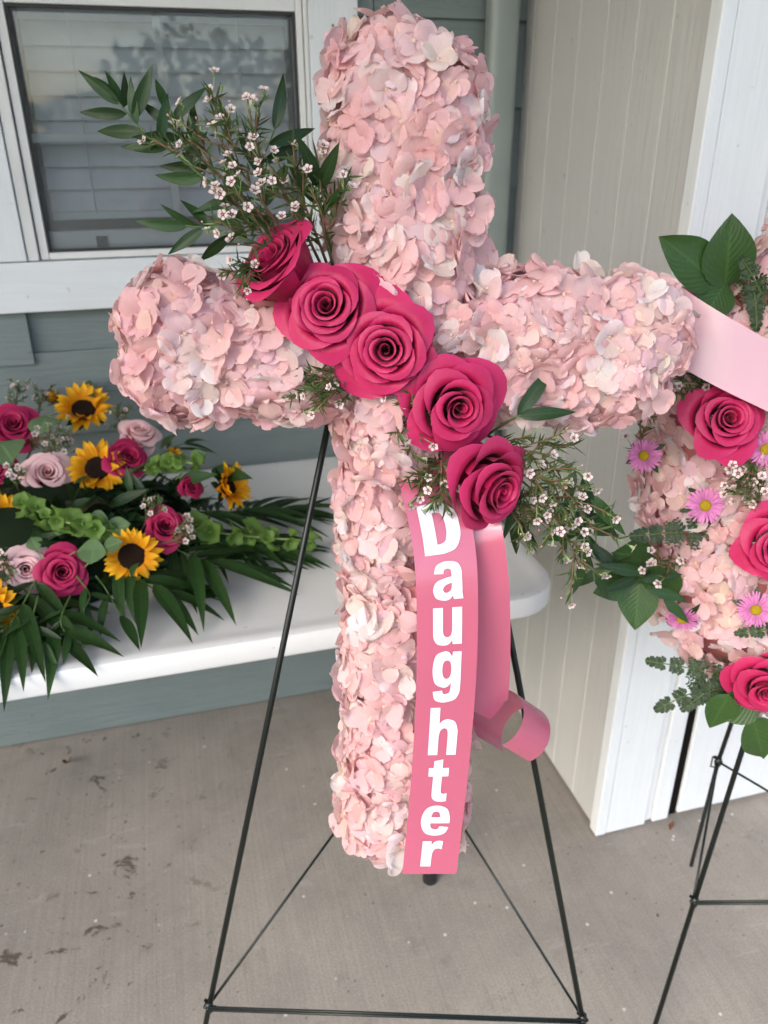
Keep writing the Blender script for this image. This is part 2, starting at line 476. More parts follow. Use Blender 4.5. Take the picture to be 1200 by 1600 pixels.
house = emp('house', T((0, WALL_Y, 0)))
tag(house, 'house wall of grey green lap siding with a white trimmed window', 'house')
ob('wall_core', MB().box((-4.2, WALL_Y + 0.022, 0), (-0.245, WALL_Y + 0.16, 2.9)).box((0.325, WALL_Y + 0.022, 0), (4.2, WALL_Y + 0.16, 2.9))
   .box((-0.245, WALL_Y + 0.022, 0), (0.325, WALL_Y + 0.16, 1.2)).box((-0.245, WALL_Y + 0.022, 2.24), (0.325, WALL_Y + 0.16, 2.9)).mesh('wall_core', MAT['siding'], False), house)
rs = random.Random(5)
EXPO, Z0 = 0.166, 0.187
ob('skirt_board', boxmesh('skirt_board', (-4.2, WALL_Y - 0.002, 0.004), (4.2, WALL_Y + 0.021, Z0 + 0.01), MAT['siding'], 0.002), house)
def siding_board(x0, x1, z0):
    # a lapped board: thick at its lower edge, tucked under the next above
    y = WALL_Y
    v = [(x0, y - 0.004, z0), (x1, y - 0.004, z0), (x1, y + 0.012, z0), (x0, y + 0.012, z0),
         (x0, y + 0.009, z0 + EXPO + 0.02), (x1, y + 0.009, z0 + EXPO + 0.02), (x1, y + 0.021, z0 + EXPO + 0.02), (x0, y + 0.021, z0 + EXPO + 0.02)]
    f = [(0, 3, 2, 1), (4, 5, 6, 7), (0, 1, 5, 4), (1, 2, 6, 5), (2, 3, 7, 6), (3, 0, 4, 7)]
    ob('siding_board', MB().add(v, f).mesh('siding_board', MAT['siding'], False), house)
for k in range(16):
    z0 = Z0 + k * EXPO
    cuts = [-4.2, -1.9 + rs.uniform(-.5, .3)]
    if k == 5: cuts.append(-0.283)
    elif k in (3, 7, 9): cuts.append(0.47)
    cuts.append(4.2)
    for a, b in zip(cuts[:-1], cuts[1:]):
        a, b = a + 0.0012, b - 0.0012
        if z0 + EXPO > 1.16 and z0 < 2.3:      # the window interrupts these
            if b <= -0.30 or a >= 0.38: siding_board(a, b, z0)
            else:
                if a < -0.30: siding_board(a, -0.30, z0)
                if b > 0.38: siding_board(0.38, b, z0)
        else: siding_board(a, b, z0)
# window (single hung, lower sash with insect screen) ------------------------------------------------
win = emp('window', T((0.04, WALL_Y, 1.2)), house)
WY = WALL_Y - 0.022
def wpart(name, a, b, mat, bev=0.0015): return ob(name, boxmesh(name, a, b, mat, bev), win)
wpart('sill_board', (-1.2, WY, 1.130), (0.432, WALL_Y + 0.02, 1.2305), MAT['white_h'], 0.002)
wpart('side_trim', (-0.43, WY - 0.001, 1.2325), (-0.272, WALL_Y + 0.02, 2.45), MAT['white_v'], 0.002)
wpart('side_trim', (0.331, WY - 0.001, 1.2325), (0.432, WALL_Y + 0.02, 2.45), MAT['white_v'], 0.002)
wpart('head_trim', (-0.27, WY, 2.21), (0.329, WALL_Y + 0.02, 2.45), MAT['white_h'], 0.002)
# outer frame channel, inner frame, dark gasket, rails
for x0, x1, sgn in ((-0.270, -0.249, -1), (0.322, 0.330, 1)):
    wpart('frame_jamb', (x0, WY + 0.004, 1.2325), (x1, WALL_Y + 0.06, 2.2095), MAT['vinyl'])
wpart('frame_jamb', (-0.246, WY + 0.012, 1.2325), (-0.230, WALL_Y + 0.06, 2.2095), MAT['vinyl'])
wpart('frame_jamb', (0.308, WY + 0.012, 1.2325), (0.3205, WALL_Y + 0.06, 2.2095), MAT['vinyl'])
wpart('frame_sill', (-0.2295, WY + 0.012, 1.2325), (0.3075, WALL_Y + 0.06, 1.246), MAT['vinyl'])
wpart('meeting_rail', (-0.2295, WY + 0.014, 1.683), (0.3075, WALL_Y + 0.05, 1.722), MAT['vinyl'])
gm = MB()
gm.box((-0.2293, WY + 0.020, 1.2462), (-0.2243, WY + 0.030, 1.6828)).box((0.3023, WY + 0.020, 1.2462), (0.3073, WY + 0.030, 1.6828))
gm.box((-0.2241, WY + 0.020, 1.2462), (0.3021, WY + 0.030, 1.2512)).box((-0.2241, WY + 0.020, 1.6778), (0.3021, WY + 0.030, 1.6828))
ob('screen_gasket', gm.mesh('screen_gasket', MAT['gasket'], False), win)
def pane(name, x0, x1, z0, z1, y, mat):
    return ob(name, MB().add([(x0, y, z0), (x1, y, z0), (x1, y, z1), (x0, y, z1)], [(0, 1, 2, 3)]).mesh(name, mat, False), win)
pane('insect_screen', -0.2241, 0.3021, 1.2512, 1.6778, WY + 0.026, MAT['screen'])
pane('pane', -0.2293, 0.3073, 1.246, 1.683, WY + 0.052, MAT['glass'])
pane('pane', -0.2293, 0.3073, 1.722, 2.209, WY + 0.048, MAT['glass'])
wpart('muntin', (0.030, WY + 0.054, 1.246), (0.046, WY + 0.060, 1.683), MAT['vinyl'], 0.001)
wpart('muntin', (-0.2293, WY + 0.0545, 1.452), (0.0298, WY + 0.0595, 1.468), MAT['vinyl'], 0.001)
wpart('muntin', (0.0462, WY + 0.0545, 1.452), (0.3073, WY + 0.0595, 1.468), MAT['vinyl'], 0.001)
wpart('lower_sash_rail', (-0.2293, WY + 0.056, 1.2465), (0.3073, WY + 0.075, 1.283), MAT['vinyl'], 0.001)
wpart('sash_lock', (-0.135, WY + 0.045, 1.2512), (-0.112, WY + 0.051, 1.272), MAT['gasket'], 0.001)
for k in range(18):          # blind slats, nearly closed
    z = 1.338 + k * 0.0445
    M = T((0.039, WALL_Y + 0.115, z)) @ Matrix.Rotation(math.radians(68 + rs.uniform(-2, 2)), 4, 'X')
    sm = bpy.data.meshes.get('blind_slat') or boxmesh('blind_slat', (-0.262, -0.0245, -0.0012), (0.262, 0.0245, 0.0012), MAT['blind'], 0.0008)
    ob('blind_slat', sm, win, M)
for x in (-0.13, 0.2):
    ob('blind_cord', MB().tube([(x, WALL_Y + 0.088, 1.31), (x, WALL_Y + 0.088, 2.2)], 0.0012, 5).mesh('blind_cord', MAT['blind']), win)
wpart('blind_rail', (-0.222, WALL_Y + 0.10, 1.300), (0.30, WALL_Y + 0.125, 1.315), MAT['blind'])
room = MB()
y0, y1, x0, x1, z0, z1 = WALL_Y + 0.162, WALL_Y + 1.6, -1.2, 1.2, 0.6, 2.4
v = [(x0, y0, z0), (x1, y0, z0), (x1, y1, z0), (x0, y1, z0), (x0, y0, z1), (x1, y0, z1), (x1, y1, z1), (x0, y1, z1)]
room.add(v, [(0, 1, 2, 3), (4, 7, 6, 5), (1, 5, 6, 2), (2, 6, 7, 3), (3, 7, 4, 0)])
ob('room_shell', room.mesh('room_shell', MAT['room'], False), house)
wpart('inner_stool', (-0.25, WALL_Y + 0.065, 1.225), (0.33, WALL_Y + 0.19, 1.2445), MAT['vinyl'])
# porch ceiling / roof out of view, front edge cut back for sky light
ob('porch_ceiling', MB().box((-4.2, -0.35, 2.62), (4.2, 1.80, 2.80)).mesh('porch_ceiling', MAT['ceiling'], False), house)
ob('roof', MB().add([(-4.4, -0.45, 2.81), (4.4, -0.45, 2.81), (4.4, 5.0, 4.6), (-4.4, 5.0, 4.6), (4.4, 5.0, 2.81), (-4.4, 5.0, 2.81)],
   [(0, 1, 2, 3), (3, 2, 4, 5), (0, 3, 5), (1, 4, 2), (0, 5, 4, 1)]).mesh('roof', MAT['siding'], False), house)
for x in (-2.3, 2.1):
    po = emp('porch_post', T((x, -0.22, 0)))
    tag(po, 'white square porch post at the %s end of the porch edge' % ('left' if x < 0 else 'right'), 'post', 'porch posts')
    ob('shaft', boxmesh('shaft', (x - 0.07, -0.29, 0.005), (x + 0.07, -0.15, 2.615), MAT['white_v'], 0.006), po)
    ob('base_trim', boxmesh('base_trim', (x - 0.085, -0.305, 0.004), (x + 0.085, -0.135, 0.16), MAT['white_v'], 0.006), po)
# downspout on the wall
ds = MB()
sec = []
cx, cy, hw, hd = 0.735, WALL_Y - 0.045, 0.033, 0.026
for k in range(24):
    a = 2 * math.pi * k / 24
    ca, sa = math.cos(a), math.sin(a)
    sec.append((cx + hw * math.copysign(abs(ca) ** 0.55, ca), cy + hd * math.copysign(abs(sa) ** 0.55, sa)))
v = [(x, y, 0.03) for x, y in sec] + [(x, y, 2.61) for x, y in sec]
ds.add(v, [(k, (k + 1) % 24, 24 + (k + 1) % 24, 24 + k) for k in range(24)])
dso = ob('downspout', ds.mesh('downspout', MAT['spout']))
tag(dso, 'grey green painted metal downspout running up the siding behind the cross', 'downspout')
for z in (0.5, 2.1):
    ob('strap', boxmesh('strap', (cx - 0.048, cy - 0.029, z), (cx + 0.048, WALL_Y - 0.003, z + 0.025), MAT['spout'], 0.001), dso)

# closet built out from the wall: grooved beige side, white trim and door on its front -------------------
SX, FY = 0.805, 1.125
closet = emp('storage_closet', T((SX, FY, 0)))
tag(closet, 'porch closet with grooved beige side wall, white corner trim and white door', 'closet')
ob('closet_core', MB().box((SX + 0.06, FY + 0.05, 0.005), (SX + 1.08, WALL_Y - 0.008, 2.612)).mesh('closet_core', MAT['dark'], False), closet)
ob('backing_panel', MB().box((SX + 0.004, FY + 0.004, 0.006), (SX + 0.05, WALL_Y - 0.003, 2.615)).mesh('backing_panel', MAT['beige_groove'], False), closet)
gy = [FY - 0.004, 1.158 - 0.006, 1.254, 1.361, 1.461, 1.560, 1.665, 1.764, WALL_Y - 0.006]
gy = [1.150, 1.254, 1.358, 1.460, 1.562, 1.664, 1.764, WALL_Y - 0.006]
for a, b in zip(gy[:-1], gy[1:]):
    bm_ = MB().box((SX + 0.0022, a + 0.0026, 0.008), (SX + 0.0039, b - 0.0026, 2.615)).mesh('plank', MAT['beige'], False, 0.0005)
    ob('plank', bm_, closet)
def cpart(name, a, b, mat, bev=0.002): return ob(name, boxmesh(name, a, b, mat, bev), closet)
cpart('corner_trim', (SX - 0.006, FY - 0.003, 0.004), (SX + 0.019, 1.1515, 2.615), MAT['white_v'])
cpart('face_board', (SX + 0.0205, FY - 0.001, 0.004), (SX + 0.122, FY + 0.02, 2.615), MAT['white_v'])
cpart('door_jamb', (SX + 0.1235, FY + 0.008, 0.004), (SX + 0.141, FY + 0.04, 2.2), MAT['white_v'])
cpart('door_stop', (SX + 0.1425, FY + 0.0, 0.004), (SX + 0.183, FY + 0.03, 2.2), MAT['white_v'])
cpart('gap_shade_panel', (SX + 0.1835, FY + 0.008, 0.006), (SX + 0.2085, FY + 0.03, 2.199), MAT['dark'], 0)  # near-black panel close behind the trim, paints the shade of the gap
door = ob('door', boxmesh('door', (SX + 0.209, FY + 0.001, 0.012), (SX + 1.0, FY + 0.036, 2.14), MAT['white_v'], 0.003), closet)
ob('door_handle', MB().lathe([(0.0, 0.05), (0.018, 0.05), (0.026, 0.038), (0.018, 0.02), (0.008, 0.016), (0.008, 0.0)], 16, M=T((SX + 0.93, FY, 0.98)) @ Matrix.Rotation(math.radians(90), 4, 'X')).mesh('door_handle', MAT['steel']), door)
cpart('door_jamb', (SX + 1.004, FY + 0.0, 0.004), (SX + 1.09, FY + 0.04, 2.2), MAT['white_v'])
cpart('head_board', (SX + 0.1235, FY - 0.0, 2.201), (SX + 1.09, FY + 0.04, 2.615), MAT['white_h'])

# folding table -------------------------------------------------------------------------------------
TZ = 0.735
table = emp('folding_table', T((-0.30, 1.43, 0)))
tag(table, 'white plastic folding table with rounded corners against the siding', 'table')
def rrect(x0, y0, x1, y1, r, n=8):
    pts = []
    for cx_, cy_, a0 in ((x1 - r, y1 - r, 0), (x0 + r, y1 - r, 90), (x0 + r, y0 + r, 180), (x1 - r, y0 + r, 270)):
        for k in range(n + 1):
            a = math.radians(a0 + 90 * k / n); pts.append((cx_ + r * math.cos(a), cy_ + r * math.sin(a)))
    return pts
tb = MB()
loops = []
for inset, z in ((0.010, TZ - 0.042), (0.002, TZ - 0.040), (0.0, TZ - 0.036), (0.0, TZ - 0.006), (0.002, TZ - 0.001), (0.008, TZ + 0.0005), (0.022, TZ + 0.0), (0.030, TZ - 0.0025)):
    loops.append([(x, y, z) for x, y in rrect(-1.215 + inset, 1.045 + inset, 0.612 - inset, 1.800 - inset, 0.085 - inset)])
n_ = len(loops[0]); v = [p for lp in loops for p in lp]
f = [(i * n_ + k, i * n_ + (k + 1) % n_, (i + 1) * n_ + (k + 1) % n_, (i + 1) * n_ + k) for i in range(len(loops) - 1) for k in range(n_)]
f.append(tuple((len(loops) - 1) * n_ + k for k in range(n_))); f.append(tuple(range(n_ - 1, -1, -1)))
tm = tb.add(v, f).mesh('tabletop', MAT['plastic']); tm.set_sharp_from_angle(angle=math.radians(50))
ob('tabletop', tm, table)
for x in (0.395, -1.0):
    for y in (1.112, 1.735):
        lg = ob('leg', MB().tube([(x, y, 0.03), (x, y, TZ - 0.045)], 0.0125, 12).mesh('leg', MAT['steel']), table)
        ob('rubber_foot', MB().lathe([(0.0, 0.002), (0.012, 0.002), (0.0155, 0.007), (0.0155, 0.055), (0.013, 0.06)], 16, M=T((x, y, 0))).mesh('rubber_foot', MAT['rubber']), lg)
    ob('leg_brace', MB().tube([(x, 1.112, 0.42), (x, 1.735, 0.42)], 0.009, 10).mesh('leg_brace', MAT['steel']), table)
# ================================================================== PLANT KIT
RNG = random.Random(11)
def jit(rng, a): return Vector((rng.uniform(-a, a), rng.uniform(-a, a), rng.uniform(-a, a)))

HYD_TINTS = [(0.94, 0.655, 0.665), (0.94, 0.69, 0.705), (0.95, 0.76, 0.765), (0.92, 0.595, 0.605), (0.94, 0.685, 0.675), (0.95, 0.80, 0.80), (0.93, 0.675, 0.71), (0.93, 0.635, 0.64)]
CREAM_TINTS = [(0.94, 0.74, 0.675), (0.94, 0.78, 0.715), (0.94, 0.695, 0.63)]
def floret_into(mb, rng, tint, M=None, size=0.0195, ns=4, nt=7):
    """one hydrangea floret: four broad overlapping petals and a small bead"""
    k0 = rng.uniform(0, 1.5)
    cup = rng.uniform(0.0, 0.62)
    for k in range(4):
        L = size * rng.uniform(0.86, 1.15); W = L * rng.uniform(0.54, 0.68)
        a1 = cup + rng.uniform(-0.15, 0.15); a2 = rng.uniform(0.0, 0.55)
        ph, wf = rng.uniform(0, 6), rng.uniform(0.04, 0.12); ph2 = rng.uniform(0, 6)
        sc = rng.uniform(-0.15, 0.30); tw = rng.uniform(-0.35, 0.35)
        layer = 0.0012 * (k % 2)
        def fn(s, t, L=L, W=W, a1=a1, a2=a2, ph=ph, wf=wf, sc=sc, tw=tw, layer=layer, ph2=ph2):
            w = W * math.sin(math.pi * t) ** 0.92 * (0.80 + 0.30 * t); t = 0.5 - 0.5 * math.cos(math.pi * t)
            z = L * (a1 * t - a2 * t * t) + L * wf * math.sin(3.1 * s + ph + 2 * t) * t + L * sc * s * s * t * 0.8 + tw * s * w * 0.6 + layer
            z += L * 0.035 * math.sin(7 * s + ph2) * math.sin(5 * t + ph)
            w *= 1 + 0.06 * math.sin(9 * t + ph2)
            tt = t * (1 - 0.07 * math.cos(s * 5 + ph) * t)
            return (s * w, L * tt + 0.0006, z)
        tv = rng.uniform(0.90, 1.06)
        tp = (min(0.9, tint[0] * tv), tint[1] * tv * rng.uniform(0.96, 1.04), tint[2] * tv * rng.uniform(0.96, 1.04))
        R = Matrix.Rotation(k0 + k * math.pi / 2 + rng.uniform(-0.15, 0.15), 4, 'Z') @ Matrix.Rotation(rng.uniform(-0.12, 0.12), 4, 'X')
        mb.grid(fn, ns, nt, 0, tp, (M @ R) if M is not None else R)
    r = 0.0026
    b = [(r, 0, .0012), (0, r, .0012), (-r, 0, .0012), (0, -r, .0012), (0, 0, .0040)]
    mb.add(b, [(0, 1, 4), (1, 2, 4), (2, 3, 4), (3, 0, 4)], None, 1, (1, 1, 1), M)
FLORET = {'pink': [], 'cream': []}
for kind, tints, cnt in (('pink', HYD_TINTS, 24), ('cream', CREAM_TINTS, 9)):
    for i in range(cnt):
        mb = MB(); floret_into(mb, RNG, tints[i % len(tints)])
        FLORET[kind].append((mb, mb.mesh('hydrangea_floret', [MAT['hyd'], MAT['hyd_c']])))

def cover_with_florets(parent, points, rng, cream_fn, keep_fn, limit=300, head_r=0.055, sizes=(0.70, 1.22), tilt=0.42, stuff_name='hydrangea_mass'):
    """points: list of (pos, normal). Florets that show largest become parts, the rest one mass."""
    heads, items = [], []
    pts = points[:]; rng.shuffle(pts)
    for p, n in pts:
        if all((p - h).length > head_r * 1.75 for h in heads): heads.append(p)
    for p, n in points:
        h = min(heads, key=lambda q: (q - p).length_squared)
        d = p - h; dl = min(1.0, d.length / (head_r * 1.25))
        dome = 0.012 * (1 - dl * dl)
        nn = (n + d.normalized() * 0.65 * dl + jit(rng, tilt)).normalized() if d.length > 1e-4 else n
        pos = p + n * (dome + rng.uniform(-0.006, 0.007))
        sz = rng.uniform(*sizes)
        kind = 'cream' if cream_fn(p, h, rng) else 'pink'
        M = zframe(pos, nn, rng.uniform(0, 6.28)) @ scl(sz)
        k = rng.randrange(len(FLORET[kind]))
        vis = nn.dot((CAM - pos).normalized()) * sz + 6 * n.dot((CAM - pos).normalized())
        items.append((vis if keep_fn(pos) else vis - 100, M, FLORET[kind][k]))
    items.sort(key=lambda a: -a[0])
    mass = MB()
    for i, (sc_, M, (mb, me)) in enumerate(items):
        if i < limit and sc_ > -20: ob('hydrangea_floret', me, parent, M)
        else:
            b = len(mass.v)
            mass.v += [tuple(M @ Vector(p)) for p in mb.v]; mass.uv += mb.uv; mass.tint += mb.tint
            mass.f += [tuple(q + b for q in fc) for fc in mb.f]; mass.mi += mb.mi
    if mass.v:
        o = ob(stuff_name, mass.mesh(stuff_name, [MAT['hyd'], MAT['hyd_c']]), parent)
        o['kind'] = 'stuff'

# ---- roses
def rose_meshes(rng, mat, n=27, spread=1.0, ns=10, nt=9):
    out = []
    for i in range(n):
        f = i / (n - 1)
        phi0 = i * 2.39996 + rng.uniform(-0.22, 0.22)
        r0 = 0.055 + 0.54 * f ** 0.95
        half = 2.0 - 0.95 * f ** 0.5
        top = 0.80 + 0.10 * math.sin(math.pi * min(1, f * 1.3)) - 0.42 * f ** 2.2 * min(1.15, spread)
        flare = 0.27 * max(0.0, f - 0.12) ** 1.25 * spread
        curl = (0.03 + 0.46 * f ** 0.9 * rng.uniform(0.7, 1.3)) * min(1.0, spread + 0.1)
        if spread < 0.5:      # half closed bloom: broad petals wrapped round each other
            r0 = 0.05 + 0.50 * f ** 0.75; half = 2.0 - 0.85 * f ** 0.5; top = 0.92 - 0.10 * f; flare = 0.10 * f; curl = 0.03 + 0.30 * f * rng.uniform(0.6, 1.3)
        ph, amp = rng.uniform(0, 6), 0.015 + 0.035 * f
        point = 0.01 + 0.06 * f * rng.random()
        base_z = -0.35
        def fn(s, t, phi0=phi0, r0=r0, half=half, top=top, flare=flare, curl=curl, ph=ph, amp=amp, point=point, f=f):
            lim = 1 - (0.10 + 0.20 * f) * abs(s) ** 2.2 + point * max(0, 1 - abs(s) * 2.2)
            tt = t * lim
            g = 0.55 + 0.45 * math.sin(min(1.0, tt * 1.25) * math.pi / 2)
            ang = phi0 + s * half * g
            r = r0 * (0.25 + 0.82 * math.sin(min(tt * 1.55, 1.0) * math.pi / 2)) * (1 + 0.14 * s) + flare * max(tt, 0) ** 3.4
            z = base_z + (top - base_z) * math.sin(min(1.1, tt) * math.pi / 2 * 0.98)
            k = max(0.0, tt - 0.70) / 0.30
            r += curl * 0.42 * k ** 1.6
            z -= curl * 0.34 * k ** 2.2
            z += amp * math.sin(2.6 * s + ph) * tt ** 2
            r += amp * 0.7 * math.cos(3.3 * s + ph * 1.7) * tt ** 2
            return (r * math.cos(ang), r * math.sin(ang), z)
        tv = rng.uniform(0.90, 1.08)
        me = MB().grid(fn, ns, nt, 0, (tv, tv, tv)).mesh('petal', mat)
        out.append(me)
    return out
SEPAL = None
ROSES = {}
def get_rose(kind, seed):
    key = (kind, seed)
    if key not in ROSES:
        rng = random.Random(seed * 7 + 3)
        mat = MAT['rose'] if kind == 'hot' else MAT['rose_pale']
        ROSES[key] = rose_meshes(rng, mat, 21 if seed < 10 else 19, {1: 0.42, 2: 0.85, 3: 1.0, 4: 1.12, 5: 0.75, 12: 0.7, 13: 0.8}.get(seed, 1.0), 10 if seed < 10 else 8, 9 if seed < 10 else 7)
    return ROSES[key]
CALYX = MB().lathe([(0.10, -0.62), (0.13, -0.5), (0.22, -0.40), (0.30, -0.30), (0.20, -0.34)], 12).mesh('calyx', MAT['stem'])
def put_rose(parent, pos, axis, radius, kind='hot', seed=0, spin=0.0, squash=1.0, label=None):
    radius *= 1.02 if seed == 1 else 1.09
    M = zframe(pos, axis, spin) @ scl((radius, radius, radius * squash))
    r = emp('rose', M, parent)
    for me in get_rose(kind, seed): ob('petal', me, r, M)
    ob('calyx', CALYX, r, M)
    if label: r['label'] = label
    return r

# ---- leaves
def leaf_mesh(name, mat, L, W, curl=0.15, fold=0.18, peak=0.42, sharp=1.0, wave=0.04, ns=4, nt=9, seed=0, side=0.0):
    rng = random.Random(seed); ph = rng.uniform(0, 6)
    tv = rng.uniform(0.65, 1.4)
    e = math.log(0.5) / math.log(peak)
    def fn(s, t):
        q = t ** e
        w = W / 2 * (math.sin(math.pi * q) ** 0.85) * (1 - 0.25 * max(0, t - 0.6) * sharp)
        z = -curl * L * t * t + fold * abs(s) * w + wave * W * math.sin(5 * t + ph + 1.5 * s) * abs(s)
        return (s * w + side * L * t * t, L * t, z)
    return MB().grid(fn, ns, nt, 0, (tv, tv * rng.uniform(.95, 1.05), tv)).mesh(name, mat)
RUSCUS = [leaf_mesh('leaf', MAT['leaf'], 1.0, 0.245, RNG.uniform(0.05, 0.30), 0.22, 0.40, 1, 0.05, 4, 9, 50 + i, RNG.uniform(-.12, .12)) for i in range(7)]
SALAL = [leaf_mesh('leaf', MAT['salal'], 1.0, 0.60, RNG.uniform(0.05, 0.22), 0.14, 0.40, 1.2, 0.06, 6, 10, 80 + i, RNG.uniform(-.06, .06)) for i in range(5)]
ROUND = [leaf_mesh('leaf', MAT['euc'], 1.0, 0.95, RNG.uniform(0.0, 0.2), 0.10, 0.52, 0.2, 0.04, 6, 8, 110 + i) for i in range(4)]

def rest(p, d, fz, S, mesh):
    """turn a leaf lying on the table up until it clears the tabletop"""
    tips = [mesh.vertices[i].co for i in range(0, len(mesh.vertices), 3)]
    for _ in range(40):
        M = frame(p, d, fz) @ S
        low = False
        for c in tips:
            w = M @ c
            if w.z < TZ + 0.003 and w.y > 1.040 and w.x < 0.615: low = True; break
        if not low: return M
        d = (d + Z * 0.05).normalized(); p = p + Z * 0.0006
    return M
def branch(name, parent, path, leaves, meshes, rng, mat_stem, r0=0.0016, r1=0.0008, facing=None):
    """stem mesh with leaf children. leaves: list of (t along path, side angle deg, length)"""
    pts = catmull(path, 8); n = len(pts)
    st = ob(name, MB().tube(pts, [r0 + (r1 - r0) * i / (n - 1) for i in range(n)], 6).mesh(name, mat_stem), parent)
    for t, ang, L in leaves:
        i = min(n - 2, int(t * (n - 1)))
        p = pts[i].lerp(pts[i + 1], t * (n - 1) - i) if i < n - 1 else pts[-1]
        tg = (pts[i + 1] - pts[i]).normalized()
        fz = (facing if facing is not None else (CAM - p)).normalized() + jit(rng, 0.45)
        side = tg.cross(fz).normalized()
        a = math.radians(ang)
        d = (tg * math.cos(a) + side * math.sin(a) + fz * rng.uniform(-0.15, 0.25)).normalized()
        me = rng.choice(meshes); ob('leaf', me, st, rest(p, d, fz, scl(L), me) if facing is not None else frame(p, d, fz) @ scl(L))
    return st
def free_leaf(parent, pos, tip, width_ratio, meshes, rng, facing=None, k=None):
    d = tip - pos
    fz = (facing if facing is not None else (CAM - pos).normalized())
    me = meshes[k] if k is not None else rng.choice(meshes)
    return ob('leaf', me, parent, frame(pos, d, fz) @ scl((d.length * width_ratio, d.length, d.length)))

# ---- waxflower
def wax_mesh(seed):
    rng = random.Random(seed); mb = MB()
    for k in range(5):
        L = rng.uniform(0.9, 1.1)
        def fn(s, t, L=L):
            w = 0.52 * L * 1.25 * (t ** 0.55) * max(0, 1 - t ** 3) ** 0.5
            return (s * w, 0.25 + L * 0.85 * t, 0.10 + 0.28 * t - 0.12 * t * t + 0.15 * s * s * t)
        mb.grid(fn, 2, 3, 0, (1, 1, 1), Matrix.Rotation(k * 2 * math.pi / 5 + rng.uniform(-.1, .1), 4, 'Z'))
    mb.lathe([(0.0, 0.14), (0.2, 0.16), (0.34, 0.13), (0.40, 0.06)], 8, 1)
    mb.lathe([(0.0, 0.30), (0.09, 0.28), (0.10, 0.14)], 6, 0, (1, 1, 0.9))
    mb.lathe([(0.42, 0.10), (0.36, -0.25), (0.20, -0.7), (0.06, -0.95)], 7, 2)
    return mb.mesh('blossom', [MAT['wax'], MAT['wax_c'], MAT['pale_stem']])
WAX = [wax_mesh(i) for i in range(4)]
def bud_mesh():
    return MB().lathe([(0.0, 0.5), (0.28, 0.4), (0.40, 0.1), (0.30, -0.3), (0.12, -0.8)], 7).mesh('bud', MAT['bud'])
BUD = bud_mesh()
def wax_sprig(parent, path, rng, nsub=7, sub_len=0.05, blossoms=14, size=0.0062, needle=0.020, spread=0.8, start=0.15, needles=26):
    pts = catmull(path, 8); n = len(pts)
    mb = MB(); mb.tube(pts, [0.0016 - 0.0009 * i / (n - 1) for i in range(n)], 5)
    tips, nd, axes = [], MB(), []
    for k in range(nsub):
        t = start + (1 - start) * (k + rng.random() * 0.6) / nsub
        i = min(n - 2, int(t * (n - 1))); p = pts[i]; tg = (pts[i + 1] - pts[i]).normalized()
        view = (CAM - p).normalized(); side = tg.cross(view).normalized()
        sgn = 1 if k % 2 else -1
        d = (tg * 1.0 + side * sgn * spread * rng.uniform(0.5, 1.1) + view * rng.uniform(-0.1, 0.6)).normalized()
        L = sub_len * rng.uniform(0.6, 1.2)
        q = [p, p + d * L * 0.5 + jit(rng, 0.003), p + d * L + tg * L * 0.15]
        c = catmull(q, 4); mb.tube(c, [0.0009] * len(c), 4); axes.append(c); tips.append((c[-1], (c[-1] - c[-3]).normalized()))
    tips.append((pts[-1], (pts[-1] - pts[-4]).normalized()))
    axes.append(pts)
    sp = ob('waxflower_sprig', mb.mesh('waxflower_sprig', MAT['wood_stem']), parent)
    for c in axes:
        m = needles if c is pts else max(8, needles // 2)
        for k in range(m):
            t = rng.uniform(0.1, 1.0); i = min(len(c) - 2, int(t * (len(c) - 1)))
            p = c[i].lerp(c[i + 1], rng.random()); tg = (c[i + 1] - c[i]).normalized()
            d = (tg * 0.9 + jit(rng, 1.0)).normalized(); L = needle * rng.uniform(0.6, 1.2)
            M = frame(p, d, (CAM - p) + jit(rng, 0.8))
            w = 0.0009
            tv = rng.uniform(0.6, 1.3)
            nd.add([(-w, 0, 0), (w, 0, 0), (w * 1.2, L * 0.5, -L * 0.03), (-w * 1.2, L * 0.5, -L * 0.03), (0, L, -L * 0.1)], [(0, 1, 2, 3), (3, 2, 4)], None, 0, (tv, tv, tv), M)
    if nd.v:
        o = ob('needles', nd.mesh('needles', MAT['needle']), sp); o['kind'] = 'stuff'
    for k in range(blossoms):
        p, d = tips[k % len(tips)]
        view = (CAM - p).normalized()
        off = jit(rng, 0.0085)
        ax = (d * 0.7 + view * 0.55 + Z * 0.15 + jit(rng, 0.6)).normalized()
        pos = p + off + d * 0.006
        stt = MB().tube([p - d * 0.006, pos - ax * size * 0.9], 0.0005, 4).mesh('pedicel', MAT['pale_stem'])
        if rng.random() < 0.18:
            b_ = ob('bud', BUD, sp, zframe(pos, ax) @ scl(size * 0.55))
        else:
            b_ = ob('blossom', rng.choice(WAX), sp, zframe(pos, ax, rng.uniform(0, 6)) @ scl(size * rng.uniform(0.85, 1.15)))
        ob('pedicel', stt, sp)
    return sp

